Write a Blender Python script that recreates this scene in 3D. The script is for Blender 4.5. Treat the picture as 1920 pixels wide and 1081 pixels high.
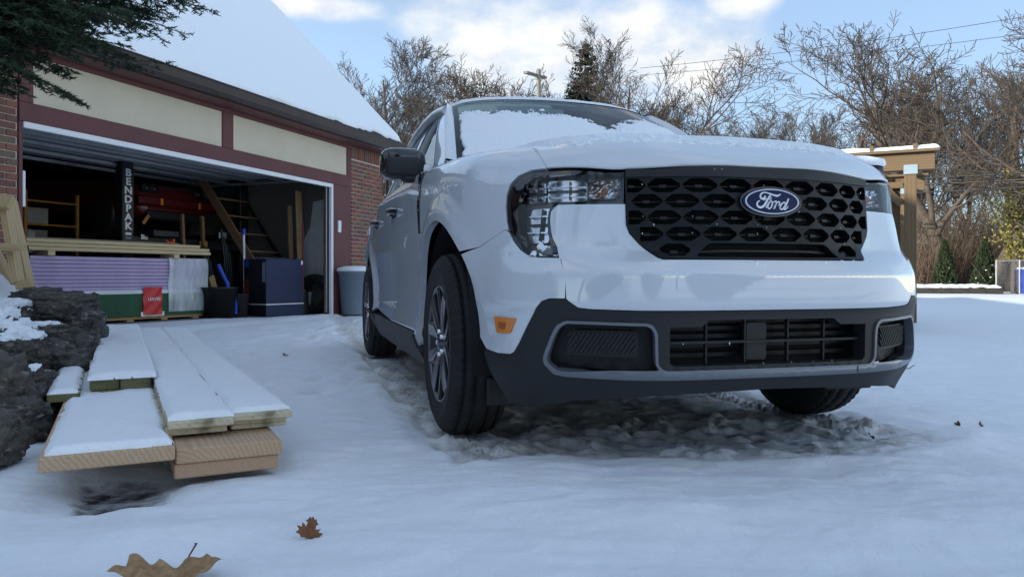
import bpy, bmesh, math, random
import numpy as np
from mathutils import Vector, Matrix, Quaternion, noise as mnoise
from mathutils.geometry import delaunay_2d_cdt
random.seed(7); np.random.seed(7)
R = math.radians
for o in list(bpy.data.objects): bpy.data.objects.remove(o)
SC = bpy.context.scene
COL = SC.collection

# ------------------------------------------------------------------ camera
FPX, YH, CH = 1430.0, 518.0, 0.62          # focal length in photo pixels, horizon row, camera height
cam_d = bpy.data.cameras.new('camera'); cam = bpy.data.objects.new('camera', cam_d); COL.objects.link(cam)
cam.location = (0, 0, CH); cam.rotation_euler = (R(90), 0, 0)
cam_d.sensor_width = 36; cam_d.lens = 36*FPX/1920
cam_d.shift_y = (YH-540.5)/1920
cam_d.clip_start = 0.05; cam_d.clip_end = 2000
SC.camera = cam
SC.render.resolution_x = 1024; SC.render.resolution_y = 576

# ------------------------------------------------------------------ light
SUN_AZ = math.atan2(-.93, -.37)            # direction TO the sun (x,y) = (-.93,-.37): left, a little behind the camera
SUN_EL = R(19)
world = bpy.data.worlds.new('World'); SC.world = world; world.use_nodes = True
def build_world():
    nt = world.node_tree; nt.nodes.clear(); N = nt.nodes.new; L = nt.links.new
    out = N('ShaderNodeOutputWorld'); bg = N('ShaderNodeBackground'); bg.inputs['Strength'].default_value = 0.15
    sky = N('ShaderNodeTexSky'); sky.sky_type = 'NISHITA'; sky.sun_disc = False
    sky.sun_elevation = SUN_EL; sky.sun_rotation = -SUN_AZ
    sky.altitude = 200; sky.air_density = 1.0; sky.dust_density = 0.15; sky.ozone_density = 3.0
    geo = N('ShaderNodeTexCoord'); d = geo.outputs['Generated']
    # cumulus banks: soft ellipses scattered round the whole horizon, edges broken up by noise
    nz = N('ShaderNodeTexNoise'); nz.inputs['Scale'].default_value = 7; nz.inputs['Detail'].default_value = 9; nz.inputs['Roughness'].default_value = .58
    nz2 = N('ShaderNodeTexNoise'); nz2.inputs['Scale'].default_value = 2.2; nz2.inputs['Detail'].default_value = 6
    mp = N('ShaderNodeMapping'); mp.inputs['Scale'].default_value = (1, 1, 1.9); L(d, mp.inputs['Vector'])
    L(mp.outputs['Vector'], nz.inputs['Vector']); L(mp.outputs['Vector'], nz2.inputs['Vector'])
    def M(op, a, b=None, c=None):
        m = N('ShaderNodeMath'); m.operation = op
        for i, v in enumerate((a, b, c)):
            if v is None: continue
            if hasattr(v, 'is_output'): L(v, m.inputs[i])
            else: m.inputs[i].default_value = v
        return m.outputs[0]
    sep = N('ShaderNodeSeparateXYZ'); L(d, sep.inputs[0])
    az = M('ARCTAN2', sep.outputs[0], sep.outputs[1])          # 0 = straight ahead, + = right
    el = M('ARCSINE', sep.outputs[2])
    total = None
    banks = [(-.04,.275,.12,.085),(.065,.285,.10,.08),(.15,.285,.10,.08),(.23,.27,.10,.07),(.29,.335,.05,.034),(.27,.275,.07,.05),
             (-.03,.235,.07,.05),(.25,.26,.09,.03),(.0,.17,.22,.05),(-.27,.33,.10,.02),
             (1.0,.25,.25,.07),(1.5,.34,.2,.06),(2.1,.22,.3,.08),(2.75,.3,.25,.09),(-2.7,.26,.3,.08),(-2.1,.36,.22,.07),(-1.5,.22,.25,.06),(-.9,.3,.16,.05)]
    for (a0, e0, wa, we) in banks:
        da = M('DIVIDE', M('SUBTRACT', az, a0), wa); de = M('DIVIDE', M('SUBTRACT', el, e0), we)
        q = M('SUBTRACT', 1.0, M('ADD', M('MULTIPLY', da, da), M('MULTIPLY', de, de)))
        q = M('MAXIMUM', q, -1.2)
        total = q if total is None else M('SMOOTH_MAX', total, q, .35)
    nz3 = N('ShaderNodeTexNoise'); nz3.inputs['Scale'].default_value = 2.6; nz3.inputs['Detail'].default_value = 3; L(d, nz3.inputs['Vector'])
    over = M('SUBTRACT', M('MULTIPLY', M('SUBTRACT', nz3.outputs[0], .50), 9.0), M('MULTIPLY', M('MAXIMUM', M('SUBTRACT', .52, el), 0), 14.0))   # cumulus added overhead, out of view, to brighten the ground
    total = M('SMOOTH_MAX', total, M('MAXIMUM', M('MINIMUM', over, 1.0), -1.2), .3)
    dens = M('ADD', total, M('MULTIPLY', M('SUBTRACT', nz.outputs[0], .5), 3.0))
    mr = N('ShaderNodeMapRange'); mr.interpolation_type = 'SMOOTHSTEP'
    mr.inputs['From Min'].default_value = -.1; mr.inputs['From Max'].default_value = 1.5; L(dens, mr.inputs['Value'])
    thin = N('ShaderNodeMapRange'); thin.interpolation_type = 'SMOOTHSTEP'
    thin.inputs['From Min'].default_value = .46; thin.inputs['From Max'].default_value = .75; thin.inputs['To Min'].default_value = .55; thin.inputs['To Max'].default_value = .85
    L(nz2.outputs[0], thin.inputs['Value'])
    low_ = M('SMOOTH_MIN', M('MAXIMUM', M('MULTIPLY', el, 12), 0), 1.0, .2)
    veil = N('ShaderNodeMixRGB'); veil.inputs[2].default_value = (1.40, 1.80, 2.30, 1); L(M('MULTIPLY', thin.outputs[0], low_), veil.inputs[0]); L(sky.outputs[0], veil.inputs[1])
    fac = M('MULTIPLY', M('MULTIPLY', mr.outputs[0], .95), low_)
    mix = N('ShaderNodeMixRGB'); L(fac, mix.inputs[0]); L(veil.outputs[0], mix.inputs[1])
    tone = N('ShaderNodeMixRGB'); tone.inputs[1].default_value = (2.2, 2.32, 2.5, 1); tone.inputs[2].default_value = (3.3, 3.25, 3.1, 1)
    nzs = N('ShaderNodeMapRange'); nzs.inputs['From Min'].default_value = .35; nzs.inputs['From Max'].default_value = .62; L(nz.outputs[0], nzs.inputs['Value'])
    L(nzs.outputs[0], tone.inputs[0]); L(tone.outputs[0], mix.inputs[2])
    L(mix.outputs[0], bg.inputs['Color']); L(bg.outputs[0], out.inputs[0])
build_world()
sl = bpy.data.lights.new('sun', 'SUN'); sl.energy = 3.0; sl.angle = R(.55); sl.color = (1, .93, .83)
so = bpy.data.objects.new('sun', sl); COL.objects.link(so)
_sd = Vector((-.93*math.cos(SUN_EL), -.37*math.cos(SUN_EL), math.sin(SUN_EL)))
so.rotation_euler = _sd.to_track_quat('Z', 'Y').to_euler(); so.location = (-20, -8, 20)
SC.view_settings.view_transform = 'Standard'; SC.view_settings.look = 'None'
SC.view_settings.exposure = 1.18; SC.view_settings.gamma = 1.0
SC.render.engine = 'CYCLES'

# ------------------------------------------------------------------ helpers
def at(px, py, D):
    """world point seen at photo pixel (px,py) at distance D along the view axis"""
    return Vector(((px-960)/FPX*D, D, CH-(py-YH)/FPX*D))
def sstep(a, b, x):
    t = np.clip((np.asarray(x, float)-a)/(b-a), 0, 1); return t*t*(3-2*t)
def _hash(ix, iy, s):
    h = (ix*374761393+iy*668265263+s*1442695041) & 0x7fffffff
    h = ((h ^ (h >> 13))*1274126177) & 0x7fffffff
    return ((h ^ (h >> 16)) & 0xffff)/65535.0
def vnoise(x, y, s=0):
    x = np.asarray(x, float); y = np.asarray(y, float)
    ix = np.floor(x).astype(np.int64); iy = np.floor(y).astype(np.int64); fx = x-ix; fy = y-iy
    fx = fx*fx*fx*(fx*(fx*6-15)+10); fy = fy*fy*fy*(fy*(fy*6-15)+10)
    a = _hash(ix, iy, s); b = _hash(ix+1, iy, s); c = _hash(ix, iy+1, s); d = _hash(ix+1, iy+1, s)
    return (a*(1-fx)+b*fx)*(1-fy)+(c*(1-fx)+d*fx)*fy
def fbm(x, y, s=0, oct=4, g=.5):
    t = 0; a = 1; n = 0
    ca, sa = math.cos(.6), math.sin(.6)
    for k in range(oct):
        t = t+a*(vnoise(x, y, s+k*17)-.5); n += a*.5; a *= g
        x, y = (x*ca-y*sa)*2.03+11.3, (x*sa+y*ca)*2.03-7.1
    return t/n
def link(o, parent=None):
    COL.objects.link(o)
    if parent is not None: o.parent = parent
    return o
def tag(o, label=None, cat=None, group=None, kind=None):
    if label: o['label'] = label
    if cat: o['category'] = cat
    if group: o['group'] = group
    if kind: o['kind'] = kind
    return o
def empty(name, loc=(0, 0, 0), rz=0, parent=None):
    o = bpy.data.objects.new(name, None); o.empty_display_size = .1
    o.location = loc; o.rotation_euler = (0, 0, rz); return link(o, parent)
def mesh_obj(name, verts, faces, mat, parent=None, smooth=False):
    me = bpy.data.meshes.new(name); me.from_pydata([tuple(v) for v in verts], [], [tuple(f) for f in faces])
    if mat is not None: me.materials.append(mat)
    if smooth: me.polygons.foreach_set('use_smooth', [True]*len(me.polygons))
    me.update(); return link(bpy.data.objects.new(name, me), parent)
def copy_tree(o, parent=None):
    c = o.copy(); COL.objects.link(c); c.parent = parent
    for ch in list(o.children): copy_tree(ch, c)
    return c
class MB:
    """collects simple solids into ONE mesh"""
    def __init__(s): s.v = []; s.f = []; s.sm = []
    def add(s, V, F, smooth=False):
        b = len(s.v); s.v += [tuple(p) for p in V]; s.f += [tuple(i+b for i in f) for f in F]; s.sm += [smooth]*len(F); return s
    def box(s, c, d, M=None, bev=0.0):
        """box centred at c with size d, chamfered by bev, optionally moved by matrix M"""
        hx, hy, hz = d[0]/2, d[1]/2, d[2]/2; b = min(bev, hx*.48, hy*.48, hz*.48)
        V = []; F = []
        if b <= 0:
            for z in (-hz, hz):
                for (x, y) in ((-hx, -hy), (hx, -hy), (hx, hy), (-hx, hy)): V.append((x, y, z))
            F = [(3, 2, 1, 0), (4, 5, 6, 7), (0, 1, 5, 4), (1, 2, 6, 5), (2, 3, 7, 6), (3, 0, 4, 7)]
        else:
            for z, k in ((-hz, b), (-hz+b, 0), (hz-b, 0), (hz, b)):
                x, y = hx-k, hy-k
                for p in ((-x+b-k*0, -y), (x-b, -y), (x, -y+b), (x, y-b), (x-b, y), (-x+b, y), (-x, y-b), (-x, -y+b)): V.append((p[0], p[1], z))
            F = [tuple(range(7, -1, -1)), tuple(range(24, 32))]
            for r in range(3):
                for i in range(8): j = (i+1) % 8; F.append((r*8+i, r*8+j, r*8+8+j, r*8+8+i))
        c = Vector(c); P = [Vector(v)+c for v in V]
        if M is not None: P = [M @ p for p in P]
        return s.add(P, F)
    def tube(s, path, rad, n=6, cap=True, smooth=True, flat=1.0):
        path = [Vector(p) for p in path]; m = len(path)
        if not hasattr(rad, '__len__'): rad = [rad]*m
        V = []; up = None
        for i, p in enumerate(path):
            t = (path[min(i+1, m-1)]-path[max(i-1, 0)]).normalized()
            if up is None: up = Vector((0, 0, 1)) if abs(t.z) < .9 else Vector((1, 0, 0))
            a = t.cross(up)
            if a.length < 1e-5: a = t.cross(Vector((.3, 1, .2)))
            a.normalize(); b = a.cross(t).normalized(); up = b
            for k in range(n):
                w = 2*math.pi*k/n; V.append(p+a*(rad[i]*math.cos(w))+b*(rad[i]*flat*math.sin(w)))
        F = []
        for i in range(m-1):
            for k in range(n): j = (k+1) % n; F.append((i*n+k, i*n+j, i*n+n+j, i*n+n+k))
        s.add(V, F, smooth)
        if cap: s.add(V[:n], [tuple(range(n-1, -1, -1))]); s.add(V[-n:], [tuple(range(n))])
        return s
    def lathe(s, prof, n=24, axis='z', c=(0, 0, 0), smooth=True, closed=False):
        """profile of (radius, height) turned about an axis"""
        V = []; m = len(prof); c = Vector(c)
        for (r, h) in prof:
            for k in range(n):
                w = 2*math.pi*k/n; x, y = r*math.cos(w), r*math.sin(w)
                V.append(c+Vector((x, y, h) if axis == 'z' else (h, x, y) if axis == 'x' else (x, h, y)))
        F = []
        for i in range(m-1+(1 if closed else 0)):
            i2 = (i+1) % m
            for k in range(n):
                j = (k+1) % n; q = (i*n+k, i*n+j, i2*n+j, i2*n+k); F.append(q if axis != 'y' else q[::-1])
        return s.add(V, F, smooth)
    def prism(s, poly, h, M=None, bev=0):
        """2-D polygon in xy extruded from z=0 to h"""
        n = len(poly); V = [Vector((p[0], p[1], 0)) for p in poly]+[Vector((p[0], p[1], h)) for p in poly]
        if M is not None: V = [M @ v for v in V]
        return s.add(V, [tuple(range(n-1, -1, -1)), tuple(range(n, 2*n))]+[(i, (i+1) % n, n+(i+1) % n, n+i) for i in range(n)])
    def build(s, name, mat, parent=None, smooth=None):
        o = mesh_obj(name, s.v, s.f, mat, parent)
        o.data.polygons.foreach_set('use_smooth', s.sm if smooth is None else [smooth]*len(s.f)); return o
def grid_obj(name, P, mat, parent=None, flip=False, mask=None, smooth=True):
    """P: (n,m,3) array of points"""
    n, m = P.shape[:2]; idx = np.arange(n*m).reshape(n, m)
    q = np.stack([idx[:-1, :-1], idx[1:, :-1], idx[1:, 1:], idx[:-1, 1:]], -1)
    if flip: q = q[..., ::-1]
    q = q.reshape(-1, 4)
    if mask is not None: q = q[mask.reshape(-1)]
    used = np.unique(q); remap = np.zeros(n*m, int); remap[used] = np.arange(len(used))
    V = P.reshape(-1, 3)[used]; q = remap[q]
    me = bpy.data.meshes.new(name); me.vertices.add(len(V)); me.vertices.foreach_set('co', V.astype(np.float32).ravel())
    me.loops.add(len(q)*4); me.loops.foreach_set('vertex_index', q.ravel().astype(np.int32))
    me.polygons.add(len(q)); me.polygons.foreach_set('loop_start', np.arange(0, len(q)*4, 4, dtype=np.int32))
    me.polygons.foreach_set('use_smooth', np.full(len(q), smooth)); me.update(calc_edges=True); me.validate()
    if mat is not None: me.materials.append(mat)
    o = link(bpy.data.objects.new(name, me), parent); o['_used'] = 0; del o['_used']
    return o, used

# ------------------------------------------------------------------ materials
def pm(name, col, rough=.5, metal=0, var=0.0, vs=6.0, col2=None, bump=0.0, bs=60.0, coat=0, spec=.5, stretch=(1, 1, 1), bd=.01, trans=0, ior=1.45):
    m = bpy.data.materials.new(name); m.use_nodes = True; nt = m.node_tree; b = nt.nodes['Principled BSDF']; N = nt.nodes.new; L = nt.links.new
    b.inputs['Base Color'].default_value = (*col, 1); b.inputs['Roughness'].default_value = rough; b.inputs['Metallic'].default_value = metal
    b.inputs['Specular IOR Level'].default_value = spec; b.inputs['Coat Weight'].default_value = coat; b.inputs['Coat Roughness'].default_value = .04
    b.inputs['Transmission Weight'].default_value = trans; b.inputs['IOR'].default_value = ior
    if var or bump or col2:
        tc = N('ShaderNodeTexCoord'); mp = N('ShaderNodeMapping'); mp.inputs['Scale'].default_value = stretch
        L(tc.outputs['Object'], mp.inputs['Vector'])
    if var or col2:
        n = N('ShaderNodeTexNoise'); n.inputs['Scale'].default_value = vs; n.inputs['Detail'].default_value = 6; n.inputs['Roughness'].default_value = .62
        L(mp.outputs[0], n.inputs['Vector'])
        r = N('ShaderNodeValToRGB'); r.color_ramp.elements[0].position = .33; r.color_ramp.elements[1].position = .68
        c2 = col2 if col2 else tuple(min(1, c*(1+var)) for c in col); c1 = col if col2 else tuple(c*(1-var) for c in col)
        r.color_ramp.elements[0].color = (*c1, 1); r.color_ramp.elements[1].color = (*c2, 1)
        L(n.outputs[0], r.inputs[0]); L(r.outputs[0], b.inputs['Base Color'])
    if bump:
        n = N('ShaderNodeTexNoise'); n.inputs['Scale'].default_value = bs; n.inputs['Detail'].default_value = 5; L(mp.outputs[0], n.inputs['Vector'])
        bp = N('ShaderNodeBump'); bp.inputs['Strength'].default_value = bump; bp.inputs['Distance'].default_value = bd
        L(n.outputs[0], bp.inputs['Height']); L(bp.outputs[0], b.inputs['Normal'])
    return m
def wood_mat(name, c1, c2, ring=26.0, off=(0, 0, 0), dist=2.0, rough=.75, along='Y', weather=None):
    """growth rings round the board's long axis: lines along it, arcs on its sawn ends"""
    m = pm(name, c1, rough); nt = m.node_tree; N = nt.nodes.new; L = nt.links.new; b = nt.nodes['Principled BSDF']
    tc = N('ShaderNodeTexCoord'); mp = N('ShaderNodeMapping'); mp.inputs['Location'].default_value = off
    sc = {'Y': (1, .06, 1), 'X': (.06, 1, 1), 'Z': (1, 1, .06)}[along]; mp.inputs['Scale'].default_value = sc
    oi = N('ShaderNodeObjectInfo'); ad = N('ShaderNodeVectorMath'); ad.operation = 'MULTIPLY_ADD'; ad.inputs[1].default_value = (.35, .35, .25); 
    cb = N('ShaderNodeCombineXYZ'); 
    for i in range(3): L(oi.outputs['Random'], cb.inputs[i])
    L(cb.outputs[0], ad.inputs[0]); L(tc.outputs['Object'], ad.inputs[2]); L(ad.outputs[0], mp.inputs['Vector'])
    w = N('ShaderNodeTexWave'); w.wave_type = 'RINGS'; w.rings_direction = along; w.inputs['Scale'].default_value = ring
    w.inputs['Distortion'].default_value = dist; w.inputs['Detail'].default_value = 3; w.inputs['Detail Scale'].default_value = 3
    L(mp.outputs[0], w.inputs['Vector'])
    n = N('ShaderNodeTexNoise'); n.inputs['Scale'].default_value = 5; n.inputs['Detail'].default_value = 7; L(mp.outputs[0], n.inputs['Vector'])
    mx = N('ShaderNodeMixRGB'); mx.inputs[1].default_value = (*c1, 1); mx.inputs[2].default_value = (*c2, 1)
    ma = N('ShaderNodeMath'); ma.operation = 'MULTIPLY_ADD'; ma.inputs[1].default_value = .55; L(w.outputs['Fac'], ma.inputs[0])
    m2 = N('ShaderNodeMath'); m2.operation = 'MULTIPLY'; m2.inputs[1].default_value = .45; L(n.outputs[0], m2.inputs[0]); L(m2.outputs[0], ma.inputs[2])
    L(ma.outputs[0], mx.inputs[0]); col = mx.outputs[0]
    if weather:
        n3 = N('ShaderNodeTexNoise'); n3.inputs['Scale'].default_value = 14; n3.inputs['Detail'].default_value = 6; L(tc.outputs['Object'], n3.inputs['Vector'])
        rr = N('ShaderNodeMapRange'); rr.inputs['From Min'].default_value = .52; rr.inputs['From Max'].default_value = .68; rr.inputs['To Max'].default_value = .8; L(n3.outputs[0], rr.inputs['Value'])
        m3 = N('ShaderNodeMixRGB'); m3.inputs[2].default_value = (*weather, 1); L(rr.outputs[0], m3.inputs[0]); L(col, m3.inputs[1]); col = m3.outputs[0]
    L(col, b.inputs['Base Color'])
    bp = N('ShaderNodeBump'); bp.inputs['Strength'].default_value = .35; bp.inputs['Distance'].default_value = .002; L(ma.outputs[0], bp.inputs['Height']); L(bp.outputs[0], b.inputs['Normal'])
    return m
def snow_mat(name, bump=.5, bs=90.0, bd=.006):
    m = pm(name, (.83, .875, .92), .55, bump=bump, bs=bs, bd=bd, spec=.3)
    b = m.node_tree.nodes['Principled BSDF']; b.inputs['Subsurface Weight'].default_value = .0
    return m
SNOW = snow_mat('snow'); SNOWR = snow_mat('roof_snow', .25, 14, .02)
M = {}
# ------------------------------------------------------------------ places: truck frame, garage frame, lumber frame
TX, TY, TH = .8334, 2.409, R(16)
def t2w(tx, ty, z=0):
    c, s = math.cos(TH), math.sin(TH); return Vector((TX+tx*c-ty*s, TY+tx*s+ty*c, z))
def w2t(X, Y):
    c, s = math.cos(TH), math.sin(TH); dx, dy = X-TX, Y-TY; return dx*c+dy*s, -dx*s+dy*c
G0 = Vector((-4.62, 7.2, 0)); GD = Vector((.341, .940, 0)).normalized(); GN = Vector((-.940, .341, 0)).normalized()
G_RZ = math.atan2(GD.y, GD.x)
GM = Matrix(((GD.x, GN.x, 0, G0.x), (GD.y, GN.y, 0, G0.y), (0, 0, 1, 0), (0, 0, 0, 1)))   # garage (s along the door, t inward, z)
def w2g(X, Y):
    dx, dy = X-G0.x, Y-G0.y; return dx*GD.x+dy*GD.y, dx*GN.x+dy*GN.y
LO = Vector((-1.262, 2.03, 0)); LA = Vector((.889, .457, 0)); LB = Vector((-.457, .889, 0))
LMAT = Matrix(((LA.x, LB.x, 0, LO.x), (LA.y, LB.y, 0, LO.y), (0, 0, 1, 0), (0, 0, 0, 1)))  # lumber pile (across, along, up)
def w2l(X, Y):
    dx, dy = X-LO.x, Y-LO.y; return dx*LA.x+dy*LA.y, dx*LB.x+dy*LB.y
WALLP = [(-1.35, .9), (-1.83, 2.55), (-2.12, 3.15), (-2.75, 4.3), (-3.15, 5.3), (-3.9, 6.6), (-4.6, 7.0)]   # foot of the stone wall
def wall_side(X, Y):
    """distance to the left of the stone wall's foot (positive = behind the wall)"""
    ys = [p[1] for p in WALLP]; xs = [p[0] for p in WALLP]
    return np.interp(Y, ys, xs)-X
def ws_(X, Y): return wall_side(X, Y)
def track_masks(X, Y):
    tx, ty = w2t(X, Y)
    wob = .05*fbm(ty*1.5, tx*2, 5)
    dl = np.abs(tx+.80+wob); dr = np.abs(tx-.80+wob)
    edge = .06*fbm(X*5, Y*5, 9)
    lane_l = sstep(.19, .13, dl+edge*.6)*sstep(.28, .46, ty+edge*2)
    lane_r = sstep(.18, .12, dr+edge*.6)*sstep(.36, .55, ty+edge*2)
    # churned slush between and ahead of the front wheels where the truck was turned round
    q = np.hypot((tx-.06)/1.02, (ty-.62+.14*tx)/.47)
    churn = sstep(1.02, .90, q+2.0*edge)
    under = sstep(1.02, .80, np.abs(tx)+edge*1.5)*sstep(.25, .55, ty+2*edge)*sstep(5.4, 4.2, ty)
    return np.maximum(lane_l, lane_r), churn, under
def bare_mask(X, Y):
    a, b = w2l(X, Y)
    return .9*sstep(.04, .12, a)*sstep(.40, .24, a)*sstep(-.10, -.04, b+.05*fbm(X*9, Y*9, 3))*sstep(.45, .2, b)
def gz(X, Y):
    """height of the snow"""
    X = np.asarray(X, float); Y = np.asarray(Y, float)
    far = np.hypot(X, Y-3)
    amp = sstep(90, 30, far)
    z = .030*fbm(X*.55, Y*.55, 1, 3)*amp
    z = z+.022*fbm(X*1.9, Y*1.7, 2, 3)
    z = z+.013*fbm(X*2.6+.8*Y, Y*7.5, 4, 3)+.006*(1-np.abs(fbm(X*3.2-1.0*Y, Y*9, 44, 2)))**2                 # wind ripples lying across the view
    z = z+.0030*fbm(X*24, Y*30, 6, 3)
    # soft drifts in the foreground
    z = z+.03*np.exp(-((X-.05)/.55)**2-((Y-1.95)/.22)**2)+.022*np.exp(-((X-1.2)/.7)**2-((Y-2.02)/.16)**2)+.020*np.exp(-((X+.75)/.5)**2-((Y-1.86)/.10)**2)+.012*np.sin(Y*13+1.6*np.sin(X*2.1)+X)*sstep(2.6, 1.9, Y)*sstep(1.3, 1.6, Y)*(.3+.7*vnoise(X*1.4, Y*2, 19))
    lane, churn, under = track_masks(X, Y)
    tx, ty = w2t(X, Y)
    dist = np.maximum(np.maximum(lane, churn), under*.7)
    z = z*(1-.75*dist)-.018*np.maximum(lane, .8*churn)-.01*under
    tread = sstep(.18, .30, np.abs(((ty*24+2*np.abs(np.abs(tx)-.8)*18) % 1)-.5))
    z = z+lane*(.011*tread*sstep(.14, .07, np.abs(np.abs(tx)-.8))+.006*fbm(X*20, Y*20, 12, 2))
    arc = np.sin((np.hypot(tx-2.2, ty-2.4))*62+2.2*fbm(X*2.2, Y*2.2, 14)); arc = np.sign(arc)*np.abs(arc)**.5
    lump = np.clip(fbm(X*6.5+2, Y*6.5, 21, 4), -.2, 1)
    ridge = 1-np.abs(fbm(X*5, Y*5+3, 33, 3))*1.7
    z = z+churn*(.013*arc*sstep(-.45, .15, fbm(X*1.7, Y*1.7, 16))+.040*np.clip(lump, 0, 1)**1.4+.020*np.clip(ridge, 0, 1)**3+.006*fbm(X*30, Y*30, 22, 2))
    z = z+under*(1-churn)*(.018*fbm(X*7, Y*7, 23, 4))
    berm = np.exp(-((np.hypot((tx-.06)/1.02, (ty-.62+.14*tx)/.47)-1.10)/.10)**2)*sstep(.9, .2, ty)
    z = z+.014*berm*(.6+.8*vnoise(X*3, Y*3, 8))
    z = z+.012*np.exp(-((np.abs(tx+.80)-.25)/.06)**2)*sstep(.6, 1., ty)*sstep(6, 5, ty)
    # footprints towards the garage
    for (fx, fy) in ((-1.03, 4.1), (-1.44, 4.4), (-.95, 5.1), (-1.35, 5.5), (-1.15, 6.2), (-1.75, 6.6), (-1.5, 7.3), (-2.1, 7.7), (-.75, 4.4), (-1.15, 4.6), (-1.9, 8.6), (-2.3, 8.9)):
        z = z-.034*np.exp(-(((X-fx)/.07)**2+((Y-fy)/.15)**2)**2)+.010*np.exp(-(np.hypot((X-fx)/.14, (Y-fy)/.25)-1)**2/.06)
    b = bare_mask(X, Y); z = z*(1-b)-.03*b
    a_, b_ = w2l(X, Y)
    z = z-.012*sstep(-.1, .06, a_)*sstep(.75, .62, a_)*sstep(-.02, .2, b_)*sstep(5.4, 5, b_)
    # trodden, crumbly snow between the lumber and the garage
    trod = sstep(3.0, 4.6, Y)*sstep(13, 10, Y)*sstep(.6, -.3, X)*sstep(-.05, .25, -ws_(X, Y))
    z = z+trod*(.020*np.clip(fbm(X*5, Y*3.2, 55, 4), -.6, .6)+.006*fbm(X*17, Y*12, 57, 3))
    # raised bed behind the stone wall
    ws = wall_side(X, Y)
    z = z+.47*sstep(.02, .30, ws+.05*fbm(X*3, Y*3, 40))*sstep(8.0, 6.2, Y)*sstep(12, 8, -X)
    # nothing above the slab inside the garage
    s, t = w2g(X, Y)
    te = np.interp(s, [0, 3.5, 4.0, 5.2], [1.15, 1.05, .42, .26])+.10*fbm(X*3, Y*3, 77, 3)          # snow blown in over the threshold
    door = (s > .03) & (s < 5.13)
    ins = (t > np.where(door, te, .06)) & (t < 7.4) & (s > -14) & (s < 6.7)
    blown = door & (t > -.3)
    z = np.where(blown, np.maximum(z*sstep(.3, -.3, t), 0)*.6+.012*fbm(X*6, Y*6, 78, 3)+.006+.030*sstep(0, .28, te-t), z)
    z = np.where(ins, -.12, z)
    # slow rise of the yard towards the thicket
    z = z+.9*sstep(26, 60, Y)*sstep(300, 60, np.abs(X)+Y*.3)*0
    return z
def spaced(lo, hi, d0, d1, step, grow=1.07):
    a = list(np.arange(d0, d1+1e-6, step)); s = step; x = d1
    while x < hi: s *= grow; x += s; a.append(x)
    s = step; x = d0; b = []
    while x > lo: s *= grow; x -= s; b.append(x)
    return np.array(b[::-1]+a)
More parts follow.
